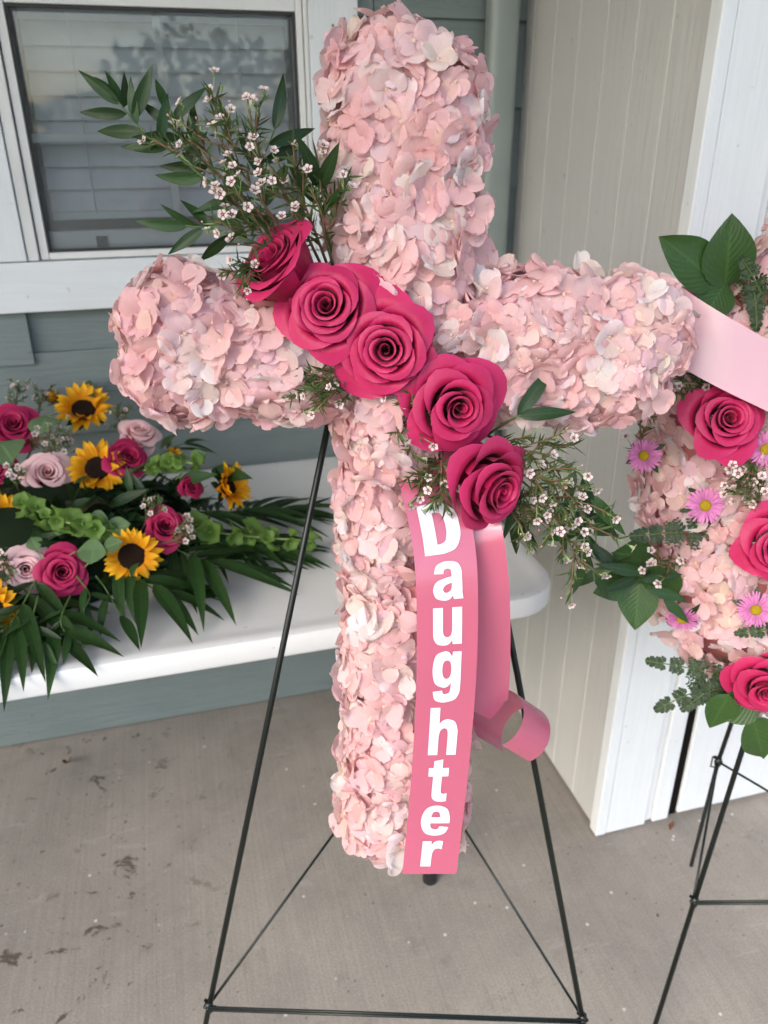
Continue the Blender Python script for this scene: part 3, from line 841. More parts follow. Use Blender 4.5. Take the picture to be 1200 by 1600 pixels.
# ---- sunflower
SUNPET = []
for i in range(5):
    rng = random.Random(300 + i)
    lift = rng.uniform(0.25, 0.6)
    def fn(s, t, lift=lift, ph=rng.uniform(0, 6)):
        w = 0.15 * math.sin(math.pi * min(1, t ** 0.72)) ** 0.75
        return (s * w, t, lift * t - 0.35 * t * t + 0.3 * s * s * w + 0.02 * math.sin(6 * t + ph) * s)
    SUNPET.append(MB().grid(fn, 4, 6, 0, (rng.uniform(.92, 1.05),) * 2 + (1,)).mesh('petal', MAT['sun']))
SUNDISC = MB().lathe([(0.0, 0.10), (0.12, 0.10), (0.25, 0.13), (0.36, 0.15), (0.44, 0.11), (0.47, 0.02), (0.40, -0.08), (0.12, -0.22), (0.08, -0.5)], 22).mesh('disc', MAT['sun_disc'])
SUNSEP = leaf_mesh('sepal', MAT['palm'], 0.55, 0.26, -0.15, 0.15, 0.35, 1, 0.03, 4, 6, 5)
def put_sunflower(parent, pos, axis, radius, rng, lift=0.0, disc=1.0, n=17):
    M = zframe(pos, axis, rng.uniform(0, 6))
    s = emp('sunflower', M @ scl(radius), parent)
    ob('disc', SUNDISC, s, M @ scl(radius * disc))
    for ring in range(2):
        for k in range(n):
            a = 2 * math.pi * (k + 0.5 * ring) / n + rng.uniform(-0.12, 0.12)
            R = Matrix.Rotation(a, 4, 'Z') @ T((0, 0.36 * disc, 0.02 - 0.05 * ring)) @ Matrix.Rotation(lift + 0.20 * (1 - ring) + rng.uniform(-0.22, 0.22), 4, 'X') @ scl((1, rng.uniform(0.58, 0.74), 1))
            ob('petal', rng.choice(SUNPET), s, M @ scl(radius) @ R)
    for k in range(7):
        R = Matrix.Rotation(k * 0.9 + rng.uniform(-.2, .2), 4, 'Z') @ T((0, 0.25, -0.10)) @ Matrix.Rotation(lift * 0.5 - 0.1, 4, 'X') @ scl(1.1)
        ob('sepal', SUNSEP, s, M @ scl(radius) @ R)
    return s

# ---- aster
def aster_meshes(seed):
    rng = random.Random(seed); mb = MB()
    for ring, (cnt, L0, lf) in enumerate(((34, 1.0, 0.10), (30, 0.85, 0.35), (22, 0.66, 0.65))):
        for k in range(cnt):
            L = L0 * rng.uniform(0.85, 1.08) * 0.72
            def fn(s, t, L=L):
                return (s * 0.055 * (0.5 + t * 0.7) * (1 - 0.55 * t ** 6), 0.24 + L * t, lf * L * t - 0.12 * t * t)
            tv = rng.uniform(0.85, 1.12)
            mb.grid(fn, 1, 3, 0, (tv, tv, tv), Matrix.Rotation(2 * math.pi * k / cnt + rng.uniform(-.08, .08), 4, 'Z'))
    pet = mb.mesh('petals', MAT['aster'])
    disc = MB().lathe([(0.0, 0.20), (0.14, 0.19), (0.25, 0.13), (0.30, 0.02), (0.2, -0.15), (0.05, -0.5)], 16).mesh('disc', MAT['aster_disc'])
    return pet, disc
ASTER = [aster_meshes(i) for i in range(2)]
def put_aster(parent, pos, axis, radius, rng):
    M = zframe(pos, axis, rng.uniform(0, 6)) @ scl(radius)
    a = emp('aster', M, parent)
    p, d = rng.choice(ASTER)
    ob('petals', p, a, M); ob('disc', d, a, M)
    for k in range(4):
        ob('leaf', rng.choice(RUSCUS), a, M @ Matrix.Rotation(k * 1.6 + rng.random(), 4, 'Z') @ T((0, 0.1, -0.25)) @ scl((2.0, 1.1, 1.1)))
    return a

# ---- fern frond (leatherleaf) and palm
def fern(parent, path, rng, width=0.05, n=13, facing=None):
    pts = catmull(path, 8); m = len(pts)
    mb = MB(); mb.tube(pts, 0.0009, 5, 1)
    for k in range(n):
        t = 0.06 + 0.92 * k / (n - 1); i = min(m - 2, int(t * (m - 1)))
        p = pts[i]; tg = (pts[i + 1] - pts[i]).normalized()
        fz = (facing if facing is not None else (CAM - p)).normalized(); side = tg.cross(fz).normalized()
        L = width * (1 - t * 0.85) * rng.uniform(0.85, 1.1)
        for sg in (-1, 1):
            d = (side * sg + tg * 0.55 + fz * rng.uniform(-.2, .2)).normalized()
            mb.tube([p, p + d * L], [0.0005, 0.0002], 4, 1)
            q = max(3, int(L / 0.0058))
            for j in range(q + 1):      # small lobed leaflets along each pinna
                u_ = (j + 0.5) / (q + 1); pp = p + d * L * u_
                l2 = 0.0115 * (1 - u_ * 0.55) * (0.5 + 0.5 * width / 0.05)
                for s2 in (-1, 1):
                    d2 = (d * 0.75 + d.cross(fz).normalized() * s2 * 0.9 + jit(rng, .12)).normalized()
                    M = frame(pp, d2, fz + jit(rng, .25)); w = l2 * 0.28
                    tv = rng.uniform(.75, 1.25)
                    mb.add([(0, 0, 0), (w, l2 * .35, 0), (w * .8, l2 * .75, 0), (0, l2, 0), (-w * .8, l2 * .75, 0), (-w, l2 * .35, 0)], [(0, 1, 2, 3), (0, 3, 4, 5)], None, 0, (tv, tv, tv), M)
    return ob('fern_frond', mb.mesh('fern_frond', [MAT['fern'], MAT['stem']]), parent)
PALML = [leaf_mesh('leaflet', MAT['palm'], 1.0, 0.13, 0.05 + 0.06 * i, 0.35, 0.35, 1, 0.05, 4, 9, 140 + i, (-.08, .05, .1)[i % 3]) for i in range(6)]
def palm(parent, path, rng, leaflets, length, facing, w=1.0, spread=(55, 15)):
    """rachis with leaflets on both sides; the leaflets are sub-parts"""
    pts = catmull(path, 8); m = len(pts)
    st = ob('palm_leaf', MB().tube(pts, [0.002 - 0.0012 * i / (m - 1) for i in range(m)], 6).mesh('palm_leaf', MAT['stem']), parent)
    for k in range(leaflets):
        t = 0.10 + 0.88 * (k // 2 * 2) / max(1, leaflets - 1)
        i = min(m - 2, int(t * (m - 1))); p = pts[i]; tg = (pts[i + 1] - pts[i]).normalized()
        fz = facing + jit(rng, 0.2); side = tg.cross(facing).normalized() * (1 if k % 2 else -1)
        a = math.radians(spread[0] + (spread[1] - spread[0]) * t + rng.uniform(-6, 6))
        d = (tg * math.cos(a) + side * math.sin(a) - facing * rng.uniform(-0.05, 0.12)).normalized()
        L = length * (0.72 + 0.38 * math.sin(math.pi * (0.15 + 0.75 * t))) * rng.uniform(0.88, 1.1)
        me = rng.choice(PALML); ob('leaflet', me, st, rest(p, d, fz, scl((L * w, L, L)), me))
    return st
# ---- bells of ireland
def bell_mesh(seed):
    rng = random.Random(seed)
    n = 14; mb = MB(); v, f = [], []
    prof = [(0.10, 0.0), (0.28, 0.18), (0.42, 0.42), (0.62, 0.62), (0.92, 0.72)]
    for j, (r, z) in enumerate(prof):
        for k in range(n):
            a = 2 * math.pi * k / n; q = (1 + 0.12 * math.cos(5 * a + seed)) if j == len(prof) - 1 else 1
            v.append((r * q * math.cos(a), r * q * math.sin(a), z + (0.1 * math.sin(3 * a + seed) if j == 4 else 0)))
    f = [(j * n + k, j * n + (k + 1) % n, (j + 1) * n + (k + 1) % n, (j + 1) * n + k) for j in range(4) for k in range(n)]
    mb.add(v, f)
    mb.lathe([(0.0, 0.42), (0.10, 0.38), (0.12, 0.15)], 6, 0, (1.6, 1.5, 1.6))
    return mb.mesh('bell', MAT['bell'])
BELLS = [bell_mesh(i) for i in range(4)]
def bells(parent, path, rng, size=0.016, step=0.017, per=4):
    pts = catmull(path, 10); m = len(pts)
    st = ob('bells_of_ireland', MB().tube(pts, 0.0022, 6).mesh('bells_of_ireland', MAT['pale_stem']), parent)
    acc, spin = 0.0, 0.0
    for i in range(1, m):
        acc += (pts[i] - pts[i - 1]).length
        if acc < step: continue
        acc = 0; spin += 0.6
        tg = (pts[i] - pts[i - 1]).normalized(); a0 = tg.orthogonal().normalized(); b0 = tg.cross(a0)
        for k in range(per):
            an = spin + 2 * math.pi * k / per + rng.uniform(-.25, .25)
            d = (a0 * math.cos(an) + b0 * math.sin(an) + tg * rng.uniform(-0.1, 0.8)).normalized()
            ob('bell', rng.choice(BELLS), st, zframe(pts[i] + d * size * rng.uniform(0, 0.5), d, rng.uniform(0, 6)) @ scl(size * rng.uniform(0.6, 1.25)))
    return st

# ================================================================== EASELS
LEAN = math.atan(0.19)
ES = WD * math.sin(LEAN) + Z * math.cos(LEAN)
EN = -WD * math.cos(LEAN) + Z * math.sin(LEAN)
E0 = WD * 0.722 + R0 * 0.01 + Z * 0.3                      # easel of the cross, at its front bar
S0 = WD * 0.892 + R0 * 0.514 + Z * 0.3                     # second easel, at the left end of its front bar
def cpt(u, s, n): return E0 + R0 * u + ES * s + EN * n      # cross frame
def onc(x, y, n): return on_plane(x, y, E0 + EN * n, EN)
def ons(x, y, n): return on_plane(x, y, S0 + EN * n, EN)
def clip_mesh(p, r):
    mb = MB()
    for k in range(3):
        a = k * 1.1
        d = Vector((math.cos(a), math.sin(a), 0.3 * (k - 1)))
        mb.tube([p - d * r * 2.2 + Z * 0.002 * k, p + d * r * 2.6 + Z * 0.004 * (k - 1)], r * 0.75, 6)
    mb.tube([p - Z * r * 2.5, p + Z * r * 2.5], r * 1.7, 8)
    return mb.mesh('clip', MAT['wire'])
def to_floor(top, a):
    d = a - top; return top + d * ((0.003 - top.z) / d.z)
def easel(name, label, apex, fl_, fr_, rear_clip, rear_foot, legr=0.0042):
    e = emp(name, T(Vector((apex.x, apex.y, 0))))
    tag(e, label, 'easel', 'wire easels')
    for a in (fl_, fr_):
        ft = to_floor(apex, a)
        ob('leg', MB().tube([ft, apex], legr, 10).mesh('leg', MAT['wire']), e)
        ob('clip', clip_mesh(a, 0.0035), e)
    ob('leg', MB().tube([rear_foot, rear_clip, apex], legr, 10).mesh('leg', MAT['wire']), e)
    off = EN * 0.006
    bar = MB().tube([fl_ + off, fr_ + off], 0.0024, 8).tube([fl_ + off + Z * 0.0055, fr_ + off + Z * 0.0055], 0.0018, 8)
    ob('front_bar', bar.mesh('front_bar', MAT['wire']), e)
    for a in (fl_, fr_):
        ob('brace', MB().tube([a - EN * 0.004, rear_clip], 0.0022, 8).mesh('brace', MAT['wire']), e)
    ob('clip', clip_mesh(rear_clip, 0.0035), e)
    hook_c = apex + (fl_ + fr_ - apex * 2) * 0.42
    return e
apex1 = on_plane(628, 100, E0, EN)
f1l, f1r = onc(327, 1572, 0), onc(910, 1592, 0)
e1 = easel('wire_easel', 'dark green wire easel holding the large pink hydrangea cross', apex1, f1l, f1r, on_z(634, 1148, 0.45), Vector((0.352, 1.148, 0.003)))
lo = cpt(0.0, 0.34, 0.0)
tl = (f1l - apex1).normalized(); tr = (f1r - apex1).normalized()
def at_s(a, dirv, s):     # point on a leg at height s of the cross frame
    cur = (a - E0).dot(ES); return a + dirv * ((s - cur) / dirv.dot(ES))
sh = MB().tube([cpt(-0.05, 0.36, 0), cpt(0.07, 0.36, 0)], 0.003, 8)
for u in (-0.04, 0.06): sh.tube([cpt(u, 0.36, 0), cpt(u, 0.355, 0.09), cpt(u, 0.385, 0.10)], 0.0028, 8)
ob('shelf_hook', sh.mesh('shelf_hook', MAT['wire']), e1)

p_mid = on_plane(1170, 1140, S0, EN)
f2l = on_plane(1085, 1408, S0, EN)
d2 = (p_mid - f2l); apex2 = f2l + d2 * (1.22 / d2.z)
ax_u = (apex2 - f2l).dot(R0)
f2r = f2l + R0 * (2 * ax_u)
rear_foot2 = on_z(1080, 1352, 0.003)
rear_clip2 = on_z(1122, 1190, 0.38)
e2 = easel('wire_easel', 'dark green wire easel in front of the white door, holding the spray with the asters', apex2, f2l, f2r, rear_clip2, rear_foot2)
wl = MB().tube([rear_clip2 + R0 * -0.006 + Z * 0.014, rear_clip2 + R0 * -0.012 + Z * 0.012, rear_clip2 + R0 * -0.012 - Z * 0.012, rear_clip2 + R0 * -0.004 - Z * 0.014], 0.0016, 6)
ob('wire_loop', wl.mesh('wire_loop', MAT['wire']), e2)

# ================================================================== THE PINK HYDRANGEA CROSS
cross = emp('floral_cross', T(cpt(0.015, 0.305, 0.07)))
tag(cross, 'pink hydrangea cross with a diagonal row of five hot pink roses', 'flower cross')
CN = 0.075
def axis_c(u, s, n): return (R0 * u + ES * s + EN * n).normalized()
ROSE_R = 0.0495
rose_def = [((450, 432), 0.130, (-0.52, 0.52, 0.50), 0.060, 1, 0.4, 1.0), ((515, 484), 0.150, (-0.10, 0.22, 1.0), 0.0485, 2, 1.4, 1.0),
            ((606, 546), 0.158, (-0.10, 0.02, 1.0), 0.0500, 3, 2.2, 1.0), ((708, 632), 0.155, (0.22, -0.06, 1.0), 0.0500, 4, 0.9, 1.0),
            ((751, 752), 0.148, (0.62, -0.20, 0.78), 0.0555, 5, 3.3, 1.1)]
def capsule_pts(a, b, hw, hd, step, rng, front=-0.35):
    """points on a flattened capsule from a to b ((u,s) pairs); hw half width in the plane, hd half depth"""
    a, b = Vector(a), Vector(b); ax = (b - a); L = ax.length; ax.normalize(); sd = Vector((-ax.y, ax.x))
    out = []
    tries = int(16 * (L + 2 * hw) * math.pi * (hw + hd) / (step * step))
    for _ in range(tries):
        t = rng.uniform(-hw, L + hw); th = rng.uniform(0, 2 * math.pi)
        if t < 0: k = -t / hw; c = math.sqrt(max(0, 1 - k ** 2.1)); nx = -k
        elif t > L: k = (t - L) / hw; c = math.sqrt(max(0, 1 - k ** 2.1)); nx = k
        else: c, nx = 1.0, 0.0
        w, d = hw * c * math.cos(th), hd * max(c, 0.0) * math.sin(th)
        if math.sin(th) < front: continue
        p2 = a + ax * t + sd * w
        n2 = ax * nx * 1.0 + sd * math.cos(th) * c
        nn = (R0 * n2.x + ES * n2.y + EN * (math.sin(th) * c * hw / hd)).normalized()
        out.append((cpt(p2.x, p2.y, CN + d), nn, (p2, d)))
    return out
rc = random.Random(21)
stem_a, stem_b = (0.012, 0.396), (0.013, 1.190)
arm_a, arm_b = (-0.214, 0.958), (0.232, 0.950)
HW, HD = 0.061, 0.058
raw = capsule_pts(stem_a, stem_b, HW, HD, 0.02, rc) + capsule_pts(arm_a, arm_b, HW + 0.004, HD, 0.02, rc)
def inside(p2, d, a, b, hw):
    a, b = Vector(a), Vector(b); ab = b - a
    t = max(0, min(1, (p2 - a).dot(ab) / ab.length_squared)); q = (p2 - (a + ab * t)).length
    return (q / hw) ** 2 + (d / HD) ** 2 < 0.93
raw = [r for r in raw if not (inside(r[2][0], r[2][1], stem_a, stem_b, HW) or inside(r[2][0], r[2][1], arm_a, arm_b, HW + 0.004))]
rc.shuffle(raw)
sel = []
CELL = 0.02
gridh = {}
for p, n, q in raw:
    key = tuple(int(math.floor(c / CELL)) for c in p)
    ok = True
    for dx in (-1, 0, 1):
        for dy in (-1, 0, 1):
            for dz in (-1, 0, 1):
                for o_ in gridh.get((key[0] + dx, key[1] + dy, key[2] + dz), ()):
                    if (o_ - p).length < 0.0110: ok = False
    if ok:
        gridh.setdefault(key, []).append(p); sel.append((p, n))
def clear_of(p):
    q = p - E0; u_, s_, n_ = q.dot(R0), q.dot(ES), q.dot(EN)
    for (x, y), n, ax, r, sd, sp, sq in rose_def:
        if (onc(x, y, n - 0.03) - p).length < r * (0.86 if sd == 1 else 1.04): return None
    if abs(u_ - 0.048) < 0.036 and 0.35 < s_ < 0.845 and n_ > 0.10: return p - EN * 0.016
    return p
sel2 = []
for p, n in sel:
    q = clear_of(p)
    if q is not None: sel2.append((q, n))
sel = sel2
def cream_cross(p, h, rng):
    x, y = project(h)
    z1 = (Vector((x, y)) - Vector((1000, 560))).length < 85
    z2 = x < 560 and 820 < y < 1120
    z3 = (Vector((x, y)) - Vector((560, 680))).length < 60
    return rng.random() < (0.45 if (z1 or z3) else (0.18 if z2 else 0.04))
ROSE_PX = [((445, 428), 62), ((515, 487), 78), ((608, 545), 80), ((709, 630), 80), ((757, 748), 72)]
def keep_cross(p):
    x, y = project(p)
    if not (0 < x < 1200 and -5 < y < 1600): return False
    if any(math.hypot(x - c[0], y - c[1]) < r * 0.85 for c, r in ROSE_PX): return False
    if 648 < x < 735 and y > 800: return False
    return True
cover_with_florets(cross, sel, rc, cream_cross, keep_cross, 300)
core = MB()
def core_caps(a, b, hw, hd):
    a, b = Vector(a), Vector(b); ax = (b - a).normalized(); L = (b - a).length; sd = Vector((-ax.y, ax.x))
    ts = [-hw + 0.002] + [-hw * math.cos(math.radians(q)) for q in (25, 50, 75)] + [L * k / 6 for k in range(7)] + [L + hw * math.sin(math.radians(q)) for q in (15, 40, 65)] + [L + hw - 0.002]
    v, n = [], 20
    for t in ts:
        k = (-t / hw) if t < 0 else ((t - L) / hw if t > L else 0)
        c = math.sqrt(max(0.0, 1 - min(1, k) ** 2.1))
        for j in range(n):
            th = 2 * math.pi * j / n
            p2 = a + ax * t + sd * hw * c * math.cos(th)
            v.append(cpt(p2.x, p2.y, CN + max(-0.055, hd * c * math.sin(th))))
    f = [(i * n + j, i * n + (j + 1) % n, (i + 1) * n + (j + 1) % n, (i + 1) * n + j) for i in range(len(ts) - 1) for j in range(n)]
    f += [tuple(range(n)), tuple((len(ts) - 1) * n + j for j in range(n))]
    core.add(v, f)
core_caps(stem_a, stem_b, HW - 0.006, HD - 0.008)
core_caps(arm_a, arm_b, HW - 0.003, HD - 0.009)
ob('foam_core', core.mesh('foam_core', MAT['core']), cross)

# roses of the cross: position, axis in (right, up-in-plane, out)
for (x, y), n, ax, r, sd, sp, sq in rose_def:
    A = axis_c(*ax); put_rose(cross, onc(x, y, n) - A * r * 0.35, A, r, 'hot', sd, sp, sq)
rl = random.Random(31)
# ruscus branches behind the roses, upper left
def cpath(*pp): return [onc(x, y, n) for x, y, n in pp]
branch('ruscus_branch', cross, cpath((470, 400, .10), (380, 330, .13), (300, 262, .14), (225, 205, .13), (185, 160, .13)),
       [(.98, -8, .045), (.97, 28, .040), (.90, -50, .046), (.80, 40, .040), (.84, 70, .052), (.74, -35, .052), (.66, 60, .045), (.62, -30, .045), (.5, 55, .045), (.44, -45, .05), (.3, 50, .05), (.95, 50, .04), (.99, 5, .035)], RUSCUS, rl, MAT['stem'])
branch('ruscus_branch', cross, cpath((450, 380, .10), (370, 300, .11), (290, 225, .12), (262, 175, .12)),
       [(.98, 10, .040), (.9, 70, .045), (.82, -30, .04), (.72, -60, .045), (.60, 45, .05), (.5, -45, .05), (.3, -60, .05)], RUSCUS, rl, MAT['stem'])
branch('ruscus_branch', cross, cpath((480, 410, .10), (420, 340, .11), (410, 260, .11), (430, 200, .11)),
       [(.98, -5, .05), (.85, 45, .05), (.7, 60, .05), (.6, -35, .045), (.4, 40, .05), (.3, -50, .05)], RUSCUS, rl, MAT['stem'])
branch('ruscus_branch', cross, cpath((460, 410, .10), (400, 380, .11), (340, 360, .115), (290, 352, .12)),
       [(.97, -10, .050), (.8, -40, .045), (.7, 35, .045), (.55, -55, .048), (.4, 30, .05), (.85, 20, .04)], RUSCUS, rl, MAT['stem'])
branch('ruscus_branch', cross, cpath((520, 400, .09), (500, 330, .12), (497, 290, .135)),
       [(.95, -12, .055), (.9, 25, .055), (.6, -30, .05), (.45, 40, .045)], RUSCUS, rl, MAT['stem'])
# lower right ruscus
branch('ruscus_branch', cross, cpath((760, 680, .10), (800, 655, .135), (815, 648, .14)), [(.75, 15, .058), (.7, -30, .062)], RUSCUS, rl, MAT['stem'])
branch('ruscus_branch', cross, cpath((770, 700, .09), (850, 710, .12), (910, 745, .13), (925, 800, .12), (900, 850, .11), (925, 890, .10)),
       [(.35, 60, .045), (.40, 20, .055), (.5, -25, .06), (.60, -45, .05), (.72, 40, .05), (.8, -20, .045), (.9, 40, .05), (.99, 5, .05)], RUSCUS, rl, MAT['stem'])
branch('ruscus_branch', cross, cpath((770, 740, .09), (800, 790, .11), (812, 830, .11)), [(.7, 15, .05), (.72, -20, .045), (.5, 30, .04)], RUSCUS, rl, MAT['stem'])
branch('ruscus_branch', cross, cpath((780, 720, .09), (860, 790, .10), (900, 820, .10)), [(.6, 40, .05), (.75, -35, .05), (.9, 15, .05), (.97, -20, .05)], RUSCUS, rl, MAT['stem'])
# waxflower
rw = random.Random(41)
for pp, ns_, bl in (((( 480, 415, .10), (420, 330, .14), (365, 250, .15), (330, 195, .15)), 8, 15), (((500, 410, .10), (450, 310, .14), (400, 250, .15), (385, 205, .15)), 8, 13),
                ((( 510, 410, .10), (480, 330, .13), (460, 285, .14)), 6, 9), (((470, 410, .11), (420, 370, .14), (380, 345, .15)), 6, 10), (((520, 415, .10), (505, 350, .13), (515, 300, .13)), 6, 9),
                ((( 480, 420, .10), (400, 330, .13), (320, 250, .14), (290, 225, .14)), 7, 5)):
    wax_sprig(cross, cpath(*pp), rw, ns_, 0.038, int(bl * 1.35), 0.0047, 0.018, 0.75, 0.3, 24)
for pp, ns_, bl in ((((745, 690, .10), (820, 730, .14), (885, 770, .14), (930, 830, .13)), 9, 14), (((745, 720, .10), (830, 750, .14), (880, 830, .13), (905, 885, .12)), 9, 15),
                ((( 760, 760, .09), (800, 790, .12), (830, 815, .12)), 7, 12), (((760, 680, .10), (810, 700, .13), (870, 715, .13)), 7, 6), (((770, 780, .10), (840, 790, .12), (890, 800, .12)), 6, 8)):
    wax_sprig(cross, cpath(*pp), rw, ns_, 0.036, int(bl * 1.35), 0.0047, 0.018, 0.8, 0.25, 26)
for pp in (((560, 560, .12), (520, 590, .148), (480, 598, .15)), ((610, 630, .12), (628, 660, .148), (640, 700, .15)), ((560, 600, .12), (530, 610, .145), (505, 615, .148)),
           ((680, 710, .13), (672, 735, .155), (650, 760, .155)), ((690, 700, .14), (690, 745, .168), (688, 790, .172)), ((400, 400, .12), (392, 412, .14), (380, 425, .14)), ((640, 660, .12), (655, 640, .15), (640, 625, .155))):
    wax_sprig(cross, cpath(*pp), rw, 5, 0.022, 5, 0.0045, 0.015, 0.8, 0.2, 26)

# ================================================================== RIBBONS
def strip(path, widthv, name, mat, ncross=6, bow=0.0, end_cut=None, thick=True):
    """path: list of centre points; widthv: list of half-width vectors"""
    n = len(path); v, uv, f = [], [], []
    L = [0]
    for i in range(1, n): L.append(L[-1] + (path[i] - path[i - 1]).length)
    for i in range(n):
        tg_ = (path[min(i + 1, n - 1)] - path[max(i - 1, 0)]).normalized()
        nb = widthv[i].cross(tg_).normalized()
        for k in range(ncross + 1):
            s = -1 + 2 * k / ncross
            rip = bow * (math.sin(s * 2.2 + L[i] * 21) * 0.6 + (1 - s * s) * math.sin(L[i] * 33 + 1.0))
            v.append(path[i] + widthv[i] * s + nb * rip); uv.append((k / ncross, L[i]))
    if end_cut:
        for k in range(ncross + 1):
            s = -1 + 2 * k / ncross
            tg = (path[-1] - path[-3]).normalized()
            v[(n - 1) * (ncross + 1) + k] = v[(n - 1) * (ncross + 1) + k] + tg * end_cut(s)
    for i in range(n - 1):
        for k in range(ncross):
            a = i * (ncross + 1) + k; f.append((a, a + 1, a + ncross + 2, a + ncross + 1))
    return MB().add(v, f, uv).mesh(name, mat)
ribbon = emp('ribbon', T(cpt(0.045, 0.37, 0.165)))
tag(ribbon, 'pink satin ribbon with white letters hanging down the front of the cross', 'ribbon')
ctrl = [(0.030, 0.860, 0.118), (0.035, 0.832, 0.138), (0.042, 0.805, 0.154), (0.050, 0.765, 0.1705), (0.0535, 0.720, 0.1800), (0.0545, 0.650, 0.1815), (0.0535, 0.580, 0.1745), (0.050, 0.500, 0.1675), (0.0445, 0.420, 0.162), (0.0395, 0.362, 0.162)]
RP = catmull([Vector(c) for c in ctrl], 12)
RHW = 0.0318
def rib_w(i):
    a, b = RP[max(0, i - 1)], RP[min(len(RP) - 1, i + 1)]
    tg = (b - a).normalized(); w = Vector((1, -tg.x / max(0.2, abs(tg.y)) * -1 * (1 if tg.y < 0 else -1), 0))
    w = Vector((1, 0, 0)) - tg * tg.x
    w = w.normalized() + Vector((0, 0, -0.10))
    return w.normalized()
rpath = [cpt(*p) for p in RP]
rwid = []
for i in range(len(RP)):
    w = rib_w(i); rwid.append((R0 * w.x + ES * w.y + EN * w.z) * RHW)
ob('front_tail', strip(rpath, rwid, 'front_tail', MAT['satin'], 8), ribbon)
# letters: cut level by level, then wrapped on the tail
RLEN = [0]
for i in range(1, len(rpath)): RLEN.append(RLEN[-1] + (rpath[i] - rpath[i - 1]).length)
def on_ribbon(a, l, lift):
    l = max(0, min(RLEN[-1] - 1e-6, l)); i = 0
    while i < len(RLEN) - 2 and RLEN[i + 1] < l: i += 1
    t = (l - RLEN[i]) / (RLEN[i + 1] - RLEN[i])
    p = rpath[i].lerp(rpath[i + 1], t); w = rwid[i].lerp(rwid[i + 1], t)
    tg = (rpath[i + 1] - rpath[i]).normalized(); nn = w.normalized().cross(tg).normalized()
    if nn.dot(EN) < 0: nn = -nn
    return p + w * (a / RHW) + nn * lift
def rib_l_at_px(y):      # arc length where the ribbon's middle crosses picture row y
    best = min(range(len(rpath)), key=lambda i: abs(project(rpath[i])[1] - y))
    j = best if best < len(rpath) - 1 else best - 1
    y0_, y1_ = project(rpath[j])[1], project(rpath[j + 1])[1]
    return RLEN[j] + (RLEN[j + 1] - RLEN[j]) * (y - y0_) / (y1_ - y0_)
LETTERS = [('D', 785, 865, -0.0205, 0.0190), ('a', 877, 938, -0.0145, 0.0165), ('u', 949, 1008, -0.0150, 0.0150), ('g', 1017, 1097, -0.0150, 0.0150), ('h', 1105, 1179, -0.0155, 0.0155),
           ('t', 1186, 1252, -0.0130, 0.0095), ('e', 1258, 1305, -0.0165, 0.0165), ('r', 1313, 1353, -0.0120, 0.0115)]
c_ = lambda x, y: (x, y, 1)
s_ = lambda x, y: (x, y, 0)
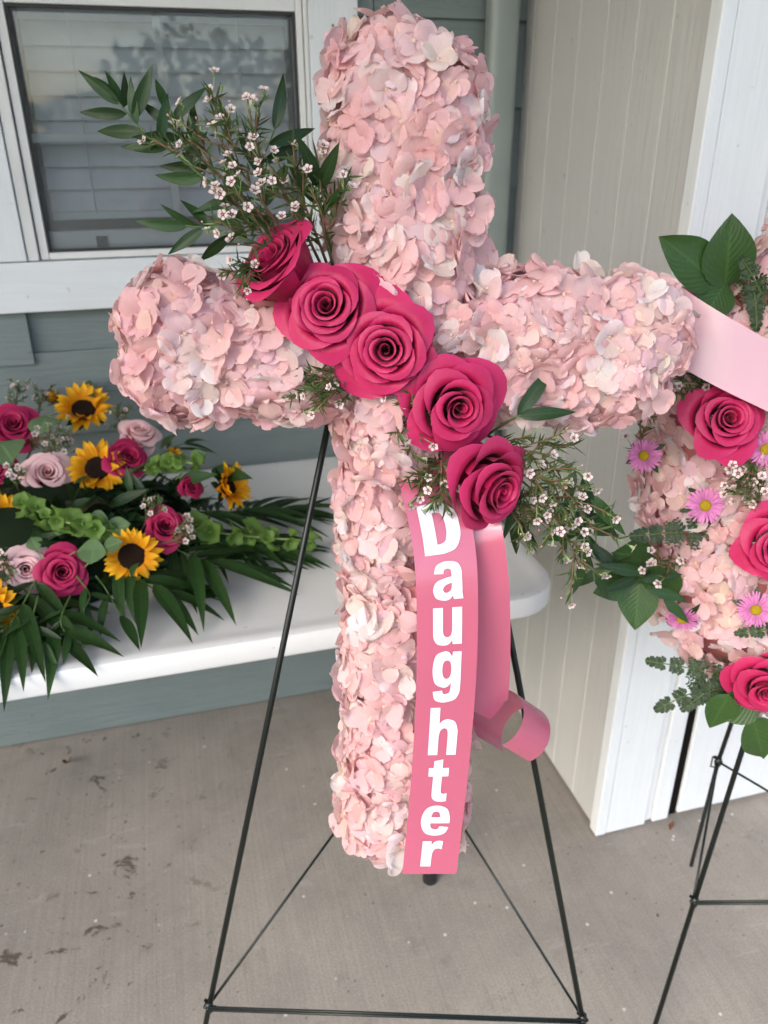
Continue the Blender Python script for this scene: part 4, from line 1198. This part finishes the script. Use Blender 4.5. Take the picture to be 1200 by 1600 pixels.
GLYPH = {
 'D': [[c_(0, 0), c_(0, 1), c_(.48, 1), s_(.80, .93), s_(.97, .72), s_(1, .5), s_(.97, .28), s_(.80, .07), c_(.48, 0)],
       [c_(.35, .19), c_(.35, .81), c_(.44, .81), s_(.57, .76), s_(.63, .62), s_(.64, .5), s_(.63, .38), s_(.57, .24), c_(.44, .19)]],
 'a': [[c_(1, .02), c_(.68, .02), c_(.66, .12), s_(.54, .02), s_(.36, -.01), s_(.10, .06), s_(0, .27), s_(.11, .48), s_(.38, .57), c_(.63, .61), c_(.63, .70), s_(.60, .79), s_(.50, .82), s_(.39, .79), c_(.36, .69), c_(.05, .70), s_(.13, .90), s_(.34, .99), s_(.55, 1.0), s_(.82, .95), s_(.95, .80), c_(.97, .62), c_(.97, .18)],
       [c_(.63, .45), s_(.46, .41), s_(.36, .35), s_(.33, .27), s_(.39, .20), s_(.48, .20), s_(.60, .27)]],
 'u': [[c_(0, 1), c_(.34, 1), c_(.34, .40), s_(.37, .27), s_(.50, .21), s_(.62, .27), c_(.66, .42), c_(.66, 1), c_(1, 1), c_(1, .02), c_(.68, .02), c_(.67, .13), s_(.56, .03), s_(.40, -.01), s_(.15, .03), s_(.02, .18), c_(0, .36)]],
 'g': [[c_(1, .99), c_(.70, .99), c_(.68, .90), s_(.56, .98), s_(.40, 1.0), s_(.10, .92), s_(0, .65), s_(.09, .39), s_(.38, .30), s_(.55, .32), c_(.66, .39), c_(.66, .31), s_(.62, .20), s_(.48, .165), s_(.39, .18), c_(.36, .24), c_(.03, .22), s_(.10, .06), s_(.30, .005), s_(.50, 0), s_(.82, .05), s_(.97, .18), c_(1, .34)],
       [s_(.66, .65), s_(.62, .79), s_(.50, .83), s_(.38, .79), s_(.34, .65), s_(.38, .52), s_(.50, .47), s_(.62, .52)]],
 'h': [[c_(0, 0), c_(0, 1), c_(.34, 1), c_(.34, .66), s_(.46, .73), s_(.64, .755), s_(.88, .70), s_(.985, .55), c_(1, .42), c_(1, 0), c_(.66, 0), c_(.66, .42), s_(.63, .53), s_(.52, .57), s_(.39, .52), c_(.34, .40), c_(.34, 0)]],
 't': [[c_(.24, .96), c_(.68, 1), c_(.68, .80), c_(1, .80), c_(1, .60), c_(.68, .60), c_(.68, .28), s_(.72, .205), s_(.84, .185), c_(1, .20), c_(1, .01), s_(.80, -.005), s_(.47, .01), s_(.27, .10), c_(.24, .26), c_(.24, .60), c_(0, .60), c_(0, .80), c_(.24, .80)]],
 'e': [[c_(1, .41), c_(.33, .41), s_(.37, .26), s_(.52, .205), s_(.61, .23), c_(.66, .31), c_(.98, .28), s_(.86, .08), s_(.53, 0), s_(.15, .11), s_(0, .49), s_(.14, .88), s_(.50, 1.0), s_(.86, .89), s_(.985, .62)],
       [c_(.34, .61), s_(.39, .76), s_(.50, .80), s_(.61, .76), c_(.66, .61)]],
 'r': [[c_(0, 0), c_(0, .98), c_(.43, .98), c_(.45, .82), s_(.58, .95), s_(.78, 1.0), c_(1, .98), c_(.97, .67), s_(.80, .70), s_(.62, .66), s_(.53, .52), c_(.51, .36), c_(.51, 0)]],
}
def outline(pts):
    n = len(pts); out = []
    for i in range(n):
        p0, p1_, p2_, p3 = pts[i - 1], pts[i], pts[(i + 1) % n], pts[(i + 2) % n]
        A, B, C_, D_ = (Vector(q[:2]) for q in (p0, p1_, p2_, p3))
        out.append(B)
        if p1_[2] and p2_[2]: continue
        if p1_[2]: A = B + (B - C_) * 0.0 if p1_[2] else A
        if p2_[2]: D_ = C_
        for k in range(1, 6):
            t = k / 6
            out.append(0.5 * ((2 * B) + (C_ - A) * t + (2 * A - 5 * B + 4 * C_ - D_) * t * t + (3 * B - A - 3 * C_ + D_) * t ** 3))
    return out
for ch, ya, yb, xa, xb in LETTERS:
    cu = bpy.data.curves.new('letter', 'CURVE'); cu.dimensions = '2D'; cu.fill_mode = 'FRONT'
    for con in GLYPH[ch]:
        o_ = outline(con); sp = cu.splines.new('POLY'); sp.points.add(len(o_) - 1); sp.use_cyclic_u = True
        for q, pt in zip(o_, sp.points): pt.co = (q.x, q.y, 0, 1)
    to = bpy.data.objects.new('letter_tmp', cu); COL.objects.link(to)
    dg = bpy.context.evaluated_depsgraph_get(); me = bpy.data.meshes.new_from_object(to.evaluated_get(dg))
    COL.objects.unlink(to); bpy.data.objects.remove(to)
    bm = bmesh.new(); bm.from_mesh(me)
    xs = [v_.co.x for v_ in bm.verts]; ys = [v_.co.y for v_ in bm.verts]
    x0_, x1_, y0_, y1_ = min(xs), max(xs), min(ys), max(ys)
    for k in range(1, 14):
        yy = y0_ + (y1_ - y0_) * k / 14
        bmesh.ops.bisect_plane(bm, geom=bm.verts[:] + bm.edges[:] + bm.faces[:], plane_co=(0, yy, 0), plane_no=(0, 1, 0))
    la, lb = rib_l_at_px(ya), rib_l_at_px(yb)
    for v_ in bm.verts:
        a = xa + (xb - xa) * (v_.co.x - x0_) / (x1_ - x0_)
        l = la + (lb - la) * (y1_ - v_.co.y) / (y1_ - y0_)
        v_.co = on_ribbon(a, l, 0.0007)
    bm.to_mesh(me); bm.free()
    me.materials.clear(); me.materials.append(MAT['letter'])
    ob('letter', me, ribbon)
# second tail behind it and the curl
bp = catmull(cpath((728, 770, .125), (742, 830, .150), (752, 900, .150), (757, 980, .140), (759, 1060, .128), (758, 1108, .120)), 10)
bw = []
for i, p in enumerate(bp):
    k = i / (len(bp) - 1)
    bw.append((R0 * 1.0 + ES * (0.02 - 0.05 * k) + EN * (0.25 - 0.55 * k)).normalized() * 0.0285)
ob('back_tail', strip(bp, bw, 'back_tail', MAT['satin'], 8, 0.0015, end_cut=lambda s: 0.016 * max(0, 1 - abs(s - 0.25) / 0.75) - 0.012 * max(0, s - 0.25)), ribbon)
cc = onc(791, 1124, .100)
axv = (R0 * 0.62 - ES * 0.62 - EN * 0.42).normalized()
av = (R0 - axv * R0.dot(axv)).normalized(); bv = axv.cross(av).normalized()
lp, lw = [], []
for k in range(0, 41):
    th = math.radians(150 + 300 * k / 40)
    r = 0.034 + 0.004 * math.sin(th)
    lp.append(cc + av * math.cos(th) * r + bv * math.sin(th) * r + axv * 0.012)
    lw.append(axv * 0.0295)
ob('curl', strip(lp, lw, 'curl', MAT['satin'], 6), ribbon)
#@@PART3
# ================================================================== STANDING SPRAY ON THE SECOND EASEL
spray = emp('standing_spray', T(Vector((f2l.x + 0.15, f2l.y - 0.05, 0.45))))
tag(spray, 'oval pink hydrangea spray with roses and purple pink asters at the right edge', 'flower spray')
def spath(*pp): return [ons(x, y, n) for x, y, n in pp]
sc0 = ons(1292, 745, 0.05)
RU, RS, RD = 0.242, 0.345, 0.075
r5 = random.Random(51)
spts, cells = [], []
for _ in range(26000):
    a, b = r5.uniform(0, 2 * math.pi), r5.random() ** 0.5
    x_, y_ = b * math.cos(a), b * math.sin(a)
    dz = math.sqrt(max(0, 1 - b ** 3.2))
    p = sc0 + R0 * x_ * RU + ES * y_ * RS + EN * dz * RD
    if any((p - q).length < 0.0185 for q in cells): continue
    k = b ** 2.2
    n = (R0 * x_ / RU * k + ES * y_ / RS * k + EN * dz / RD * 0.35).normalized()
    cells.append(p); spts.append((p, n))
    if len(spts) > 760: break
for _ in range(170):       # florets round the rim
    a = r5.uniform(0, 2 * math.pi)
    p = sc0 + R0 * math.cos(a) * RU + ES * math.sin(a) * RS + EN * r5.uniform(-0.03, 0.02)
    spts.append((p, (R0 * math.cos(a) + ES * math.sin(a)).normalized()))
def keep_spray(p):
    x, y = project(p); return 960 < x < 1215 and 300 < y < 1200
cover_with_florets(spray, spts, r5, lambda p, h, rng: rng.random() < 0.12, keep_spray, 200, tilt=0.5)
cs = MB(); v = []; n_ = 28
for b, dz in ((1.0, -0.035), (0.97, 0.0), (0.9, 0.03), (0.6, 0.052), (0.0, 0.058)):
    for k in range(n_):
        a = 2 * math.pi * k / n_; v.append(sc0 + R0 * math.cos(a) * RU * b * 0.95 + ES * math.sin(a) * RS * b * 0.96 + EN * dz)
f = [(i * n_ + k, i * n_ + (k + 1) % n_, (i + 1) * n_ + (k + 1) % n_, (i + 1) * n_ + k) for i in range(4) for k in range(n_)] + [tuple(range(n_))]
ob('foam_core', cs.add(v, f).mesh('foam_core', MAT['core']), spray)
for (x, y), n, ax, r, sd in (((1130, 656), .145, (-.05, .25, 1), .050, 3), ((1212, 852), .15, (-.2, .1, 1), .051, 2), ((1196, 1066), .14, (-.25, -.20, 1), .049, 4), ((1290, 560), .15, (0.1, .1, 1), .053, 5), ((1330, 760), .16, (0, 0, 1), .053, 2)):
    A = axis_c(*ax); put_rose(spray, ons(x, y, n) - A * r * .35, A, r, 'hot', sd, x * 0.7)
for (x, y), n, ax, r in (((1006, 712), .09, (-.55, .05, .8), .024), ((1102, 790), .128, (-.15, .2, 1), .0255), ((1181, 953), .14, (-.25, .1, 1), .025), ((1066, 968), .11, (-.3, -.5, .8), .0245), ((1196, 702), .14, (-.1, 0, 1), .024), ((1250, 960), .15, (0, 0, 1), .025), ((1320, 640), .15, (0, 0, 1), .025)):
    put_aster(spray, ons(x, y, n), axis_c(*ax), r, r5)
for pp, ns_, bl in ((((1130, 630, .10), (1095, 600, .13), (1075, 575, .135)), 6, 11), (((1120, 640, .10), (1090, 610, .13), (1060, 605, .13)), 5, 8), (((1210, 800, .12), (1175, 775, .145), (1150, 760, .15)), 7, 13),
                    ((( 1200, 760, .12), (1180, 745, .145), (1165, 735, .15)), 6, 10), (((1080, 860, .08), (1045, 885, .12), (1025, 880, .125)), 5, 6), (((1010, 790, .06), (1000, 660, .09), (1010, 640, .09)), 4, 3)):
    wax_sprig(spray, spath(*pp), r5, ns_, 0.022, bl, 0.0054, 0.014, 0.9, 0.2, 22)
# salal leaves at the top
for (x0_, y0_), (x1_, y1_), wr, k in (((1122, 446), (1040, 368), 1.05, 0), ((1132, 452), (1146, 336), 1.25, 1), ((1135, 440), (1092, 505), 1.15, 2), ((1140, 1085), (1108, 1140), 1.3, 3), ((1175, 1120), (1200, 1195), 1.1, 4), ((1190, 1095), (1110, 1118), 1.2, 0)):
    free_leaf(spray, ons(x0_, y0_, .10 if y0_ < 700 else .13), ons(x1_, y1_, .125), wr, SALAL, r5, EN + Z * 0.2, k)
branch('salal_twig', spray, spath((1190, 520, .08), (1150, 470, .10), (1118, 444, .10)), [], SALAL, r5, MAT['wood_stem'], 0.0018, 0.0012)
fern(spray, spath((1170, 430, .10), (1180, 470, .12), (1182, 515, .125)), r5, 0.022, 8)
fern(spray, spath((1200, 480, .11), (1175, 430, .125), (1160, 405, .13)), r5, 0.020, 7)
fern(spray, spath((1120, 830, .10), (1050, 832, .125), (985, 838, .12)), r5, 0.030, 12)
for pp, w_ in ((((1160, 1060, .09), (1085, 1045, .10), (1008, 1032, .09)), .028), (((1160, 1070, .09), (1090, 1080, .10), (1022, 1110, .10)), .032), (((1160, 1080, .09), (1110, 1080, .11), (1065, 1110, .11)), .026)):
    fern(spray, spath(*pp), r5, w_, 12)
fern(spray, spath((1230, 980, .12), (1190, 985, .14), (1150, 990, .14)), r5, 0.016, 7)
branch('ruscus_branch', spray, spath((1080, 880, .08), (1020, 900, .11), (960, 890, .12), (925, 870, .11)), [(.98, 10, .02), (.75, -60, .06), (.6, 30, .06), (.45, -30, .06), (.8, 30, .05), (.35, 40, .055)], RUSCUS, r5, MAT['stem'])
for (x0_, y0_), (x1_, y1_), wr, k in (((985, 905), (932, 930), 1.3, 1), ((1000, 905), (990, 985), 1.3, 3), ((1020, 870), (960, 865), 1.3, 0), ((1030, 890), (962, 880), 1.0, 2), ((1060, 930), (1000, 880), 0.9, 4)):
    free_leaf(spray, ons(x0_, y0_, .10), ons(x1_, y1_, .12), wr, SALAL, r5, EN + Z * 0.1 + R0 * -0.2, k)
for (x0_, y0_), (x1_, y1_) in (((1000, 905), (1070, 900)), ((1010, 920), (1080, 935)), ((1035, 930), (1078, 978)), ((1005, 895), (935, 885))):
    free_leaf(spray, ons(x0_, y0_, .125), ons(x1_, y1_, .135), 1.0, RUSCUS, r5, EN + Z * 0.2)
# pale ribbon band with its folded end
band = emp('ribbon', T(ons(1150, 560, .15)))
tag(band, 'broad pale pink satin ribbon band across the spray at the right edge', 'ribbon')
bp2 = catmull(spath((1090, 520, .105), (1062, 508, .120), (1066, 512, .142), (1105, 536, .160), (1160, 566, .172), (1240, 606, .176), (1330, 640, .165)), 10)
bw2 = []
for i, p in enumerate(bp2):
    k = i / (len(bp2) - 1)
    bw2.append((ES * 1.0 + R0 * (0.16 - 0.55 * k) + EN * (-0.25 + 0.2 * k)).normalized() * 0.047)
ob('band', strip(bp2, bw2, 'band', MAT['satin_pale'], 8), band)

# ================================================================== SUNFLOWER ARRANGEMENT ON THE TABLE
arr = emp('flower_arrangement', T(Vector((-0.22, 1.42, TZ))))
tag(arr, 'sunflower and rose arrangement with palm leaves lying on the white table', 'flower arrangement')
ra = random.Random(71)
def zy(y): return 0.945 - (y - 640) * 0.00052
def ont(x, y, dz=0.0): return on_z(x, y, zy(y) + dz)
def facing(u, up, c, p):
    t = (CAM - p); t.z = 0; t.normalize()
    return (R0 * u + Z * up + t * c).normalized()
mound = MB()
mc = Vector((-0.30, 1.42, TZ))
nn_ = 26; v = []
for r_, h_ in ((1.0, 0.0), (0.95, 0.05), (0.8, 0.10), (0.5, 0.135), (0.0, 0.15)):
    for k in range(nn_):
        a = 2 * math.pi * k / nn_; wob = 1 + 0.08 * math.sin(3 * a)
        v.append(mc + Vector((math.cos(a) * 0.30 * r_ * wob, math.sin(a) * 0.19 * r_ * wob, h_)))
f = [(i * nn_ + k, i * nn_ + (k + 1) % nn_, (i + 1) * nn_ + (k + 1) % nn_, (i + 1) * nn_ + k) for i in range(4) for k in range(nn_)]
ob('foam_core', mound.add(v, f).mesh('foam_core', MAT['moss']), arr)
# greenery filling the mound (small leaves nobody could count)
fill = MB()
FLP = [(22, 668, 45), (197, 720, 38), (258, 824, 36), (97, 893, 38), (74, 742, 44), (217, 682, 36), (40, 888, 34), (131, 640, 40), (153, 731, 42), (206, 869, 42), (5, 812, 40), (354, 762, 36)]
lm = leaf_mesh('fill_leaf', MAT['leaf'], 1.0, 0.42, 0.2, 0.2, 0.42, 1, 0.05, 2, 4, 9)
lv = [tuple(q.co) for q in lm.vertices]; lf = [tuple(q.vertices) for q in lm.polygons]; luv = [((i % 3) / 2, (i // 3) / 4) for i in range(len(lv))]
for k in range(900):
    a, b = ra.uniform(0, 6.28), ra.random() ** 0.5
    h_ = 0.15 * math.sqrt(max(0, 1 - b ** 2.5))
    p = mc + Vector((math.cos(a) * 0.33 * b, math.sin(a) * 0.205 * b, max(0.012, h_ + ra.uniform(-0.03, 0.012))))
    if p.y > WALL_Y - 0.06: continue
    out = Vector((math.cos(a), math.sin(a), 0))
    fx, fy = project(p)
    if any(math.hypot(fx - a0, fy - b0) < r0_ for a0, b0, r0_ in FLP): continue
    d = (out * 0.8 + jit(ra, 0.8) + Z * ra.uniform(-0.1, 0.6)).normalized()
    L = ra.uniform(0.025, 0.055); tv = ra.uniform(0.5, 1.25)
    fill.add(lv, lf, luv, 0, (tv, tv, tv), frame(p, d, Z + out * 0.4 + jit(ra, .5)) @ scl(L))
o = ob('filler_leaves', fill.mesh('filler_leaves', MAT['leaf']), arr); o['kind'] = 'stuff'
# palms fanning over the table edge and to the right
def tp(x, y, dz): return on_z(x, y, TZ + dz)
for pp, cnt, L, w_ in ((((300, 800, .10), (380, 800, .055), (470, 800, .02)), 26, 0.15, 0.75), (((260, 850, .08), (320, 880, .05), (350, 890, .03)), 16, 0.14, 1.15), (((180, 880, .08), (240, 920, .05), (275, 935, .03)), 14, 0.11, 1.5),
                       (((300, 830, .08), (380, 850, .035), (450, 868, .015)), 18, 0.12, 1.1), (((60, 900, .08), (20, 970, .045), (-15, 1005, .03)), 16, 0.13, 1.2), (((20, 900, .07), (70, 960, .04), (95, 1000, .02)), 9, 0.12, 1.5), (((-40, 700, .12), (-160, 690, .08), (-260, 700, .03)), 12, 0.15, 1.4), (((200, 740, .16), (270, 700, .17), (300, 690, .17)), 6, .08, 1.0)):
    palm(arr, [tp(*q) for q in pp], ra, cnt, L, (Z + EN * 0.35).normalized(), w_, (60, 12))
branch('ruscus_branch', arr, [tp(110, 930, .06), tp(95, 970, .045), tp(110, 1000, .02)], [(.98, 25, .05), (.95, -40, .045), (.75, 60, .045), (.6, -50, .045), (.5, 50, .05), (.4, -40, .05), (.3, 60, .05)], RUSCUS, ra, MAT['stem'], facing=(Z + EN * .4))
branch('ruscus_branch', arr, [tp(60, 930, .07), tp(50, 980, .045), tp(70, 1010, .02)], [(.98, 15, .05), (.9, -40, .05), (.7, 50, .05), (.5, -50, .05), (.35, 50, .05)], RUSCUS, ra, MAT['stem'], facing=(Z + EN * .4))
branch('ruscus_branch', arr, [tp(120, 900, .08), tp(140, 930, .06), tp(130, 955, .04)], [(.98, 15, .05), (.8, -40, .05), (.6, 50, .05), (.45, -60, .05), (.3, 40, .05)], RUSCUS, ra, MAT['stem'], facing=(Z + EN * .4))
branch('ruscus_branch', arr, [tp(150, 900, .09), tp(165, 920, .06), tp(190, 965, .03)], [(.98, 5, .08), (.6, 40, .07), (.3, -40, .06)], RUSCUS, ra, MAT['stem'], facing=(Z + EN * .4))
for (x, y), ax, r, lift, dsc in (((131, 642), (.05, .85, .60), .062, 0.34, 0.95), ((153, 733), (-.12, .60, .75), .056, 0.26, 0.95), ((354, 762), (.75, .45, .45), .051, 0.55, 0.85), ((206, 869), (-.10, .45, .90), .048, 0.12, 1.05),
                                 ((5, 812), (-.1, .5, .85), .048, 0.2, 1.0), ((-14, 950), (-.2, .4, .9), .046, 0.2, 1.0), ((-70, 720), (-.2, .8, .6), .048, 0.2, 1.0)):
    p = ont(x, y); put_sunflower(arr, p, facing(*ax, p), r, ra, lift, dsc)
for (x, y), ax in (((86, 625), (-.5, .6, .3)), ((268, 716), (.5, .5, .1))):
    p = ont(x, y, -.01); put_sunflower(arr, p, facing(*ax, p), .030, ra, 0.9, 0.7, 9)
for (x, y), ax, r, kd, sd in (((22, 668), (0, .62, .75), .052, 'hot', 11), ((197, 720), (.35, .62, .5), .045, 'hot', 12), ((258, 824), (.1, .6, .75), .041, 'hot', 13), ((97, 893), (.05, .42, .9), .043, 'hot', 11), ((-8, 735), (-.2, .5, .8), .040, 'hot', 12),
                              ((74, 742), (.08, .60, .78), .048, 'pale', 14), ((217, 682), (.3, .85, .3), .044, 'pale', 15), ((40, 888), (.0, .35, .9), .043, 'pale', 16), ((296, 762), (.4, .4, .4), .026, 'hot', 13), ((-70, 850), (-.3, .5, .8), .046, 'pale', 15)):
    p = ont(x, y); A = facing(*ax, p); put_rose(arr, p - A * r * .3, A, r, kd, sd, x * .37)
bells(arr, [ont(20, 778, .03), ont(80, 808, .03), ont(130, 822, .03), ont(180, 830, .02)], ra, 0.0175, 0.020, 3)
bells(arr, [ont(250, 812, -.03), tp(340, 832, .07), tp(410, 840, .055), tp(490, 845, .04)], ra, 0.020, 0.030, 3)
bells(arr, [ont(225, 735, .0), ont(270, 722, .02), ont(310, 725, .02)], ra, 0.015, 0.02, 4)
for (x0_, y0_), (x1_, y1_), k in (((118, 862), (162, 858), 0), ((158, 858), (190, 845), 1), ((160, 830), (203, 818), 2), ((296, 720), (322, 705), 3), ((75, 650), (60, 672), 0), ((0, 690), (18, 718), 1), ((130, 815), (168, 812), 3), ((150, 850), (140, 880), 2), ((60, 860), (48, 838), 1)):
    a_, b_ = ont(x0_, y0_, .02), ont(x1_, y1_, .025)
    free_leaf(arr, a_, b_, 0.95, ROUND, ra, (Z + EN * .7), k)
    ob('leaf_stalk', MB().tube([a_ - (b_ - a_) * 0.9 - Z * 0.02, a_], 0.001, 5).mesh('leaf_stalk', MAT['pale_stem']), arr)
for pp, ns_, bl in ((((40, 720, .0), (60, 690, .02), (95, 672, .03)), 7, 14), (((60, 720, .0), (80, 700, .02), (105, 690, .02)), 5, 9), (((20, 660, .0), (25, 625, .02), (28, 602, .03)), 6, 8), (((200, 690, -.01), (185, 655, .0), (190, 640, .01)), 6, 4),
                    ((( 60, 650, 0), (65, 625, .01), (68, 610, .015)), 6, 5), (((220, 830, .0), (236, 800, .02), (240, 780, .02)), 6, 9), (((250, 850, .0), (280, 840, .01), (290, 828, .02)), 6, 9), (((30, 770, .0), (25, 750, .02), (28, 735, .02)), 5, 9), (((20, 850, .0), (10, 870, .02), (5, 885, .02)), 5, 7)):
    wax_sprig(arr, [ont(*q) for q in pp], ra, ns_, 0.022, bl, 0.0058, 0.013, 0.9, 0.25, 22)
for (x0_, y0_), (x1_, y1_) in (((205, 775), (198, 730)), ((230, 780), (208, 738)), ((170, 790), (215, 770)), ((150, 780), (120, 800)), ((205, 900), (206, 880)), ((130, 600), (133, 612)), ((250, 700), (262, 682)), ((280, 750), (330, 742)), ((330, 735), (390, 748)), ((110, 860), (60, 845)), ((55, 850), (85, 830))):
    free_leaf(arr, ont(x0_, y0_, .0), ont(x1_, y1_, .03), 1.0, RUSCUS, ra, (Z * .6 + EN))

# nails and paint chips on the trim boards
rn = random.Random(5)
nailm = MB().lathe([(0.0, 0.0012), (0.0026, 0.001), (0.0034, 0.0)], 8).mesh('nail', MAT['steel'])
for x, y, dy in ((1108, 222, FY - 0.001), (955, 1180, FY - 0.001), (1040, 640, FY - 0.001), (520, 40, WY - 0.001), (515, 190, WY - 0.001)):
    p = on_y(x, y, dy)
    ob('nail', nailm, closet if x > 600 else win, T(p) @ Matrix.Rotation(math.radians(90), 4, 'X'))
# ================================================================== small litter on the slab and trees across the yard
rt = random.Random(91)
for (x, y), s_ in (((104, 1138), .020), ((103, 1190), .028), ((1046, 1296), .014)):
    p = on_z(x, y, 0.004)
    me = leaf_mesh('dry_leaf', MAT['dry_leaf'], s_ * 1.3, s_ * 0.8, -0.5, 0.8, 0.45, 1, 0.3, 4, 6, x)
    d = ob('dry_leaf', me, None, frame(p, Vector((rt.uniform(-1, 1), rt.uniform(-1, 1), 0.15)), Z))
    tag(d, {104: 'curled brown dry leaf against the bottom of the siding under the table', 103: 'brown crumbled leaf on the slab in front of the siding', 1046: 'small brown leaf scrap at the foot of the door gap'}[x], 'leaf', 'dry leaves on the slab')
gb = ob('leaf_scrap', leaf_mesh('leaf_scrap', MAT['leaf'], 0.009, 0.005, 0.3, 0.5, 0.45, 1, 0.2, 2, 4, 3), None, frame(on_z(1028, 1433, 0.004), Vector((0.4, 1, 0.1)), Z))
tag(gb, 'tiny green leaf scrap on the bare slab by the right easel', 'leaf')
def tree(x, y, h, label, seed):
    rng = random.Random(seed)
    t = emp('tree', T((x, y, -0.14))); tag(t, label, 'tree', 'trees across the yard')
    tr = MB(); top = Vector((x + rng.uniform(-.3, .3), y, h * 0.62))
    tr.tube(catmull([(x, y, -0.2), (x + .1, y, h * .25), top], 5), [h * .028 * (1 - .06 * i) for i in range(11)], 9)
    lv_ = MB()
    for k in range(16):
        a = k * 2.4; e_ = top + Vector((math.cos(a) * h * .42, math.sin(a) * h * .42, h * rng.uniform(-.45, .22)))
        st_ = Vector((x, y, h * rng.uniform(.08, .4)))
        tr.tube(catmull([st_, st_.lerp(e_, .5) + Z * h * .04, e_], 4), [h * .011 * (1 - .1 * i) for i in range(9)], 6)
        for c in range(5):
            cc_ = e_ + jit(rng, h * .11)
            for q in range(70):
                p = cc_ + Vector((rng.gauss(0, 1), rng.gauss(0, 1), rng.gauss(0, .8))) * h * .05
                L = h * rng.uniform(.014, .026); tv = rng.uniform(.7, 1.3)
                lv_.add([(0, 0, 0), (L * .35, L * .5, L * .05), (0, L, 0), (-L * .35, L * .5, L * .05)], [(0, 1, 2, 3)], [(0.5, 0), (1, .5), (.5, 1), (0, .5)], 0, (tv, tv, tv), frame(p, jit(rng, 1) + Z * -.2, jit(rng, 1) + Z * .8))
    ob('trunk', tr.mesh('trunk', MAT['bark']), t)
    ob('crown', lv_.mesh('crown', MAT['tree_leaf']), t)
for x, y, h, lb, sd in ((-16, -34, 5.0, 'broad leafy tree across the yard, mirrored at the left of the window', 1), (-3.0, -40, 4.2, 'small round tree across the yard, mirrored in the middle of the window', 2), (9.0, -36, 5.4, 'tall leafy tree across the yard, mirrored at the right of the window', 3)):
    tree(x, y, h, lb, sd)

# far belt of trees added to block the horizon glow the window mirrors
belt = MB(); rb = random.Random(7)
for k in range(9000):
    a = rb.uniform(-1.25, 1.25); rr = 55 + rb.uniform(-3, 3)
    hgt = 6.2 + 2.0 * math.sin(a * 9) + 1.2 * math.sin(a * 23 + 1)
    p = Vector((math.sin(a) * rr, -math.cos(a) * rr, hgt * rb.random() ** 0.8))
    L = rb.uniform(0.5, 1.0); tv = rb.uniform(0.6, 1.4)
    belt.add([(0, 0, 0), (L * .4, L * .5, L * .1), (0, L, 0), (-L * .4, L * .5, L * .1)], [(0, 1, 2, 3)], None, 0, (tv, tv, tv), frame(p, jit(rb, 1), jit(rb, 1) + Vector((0, .8, .4))))
o = ob('added_tree_belt', belt.mesh('added_tree_belt', MAT['tree_leaf'])); o['kind'] = 'stuff'; o['label'] = 'added belt of distant green trees blocking the low sky in the window reflection'; o['category'] = 'trees'
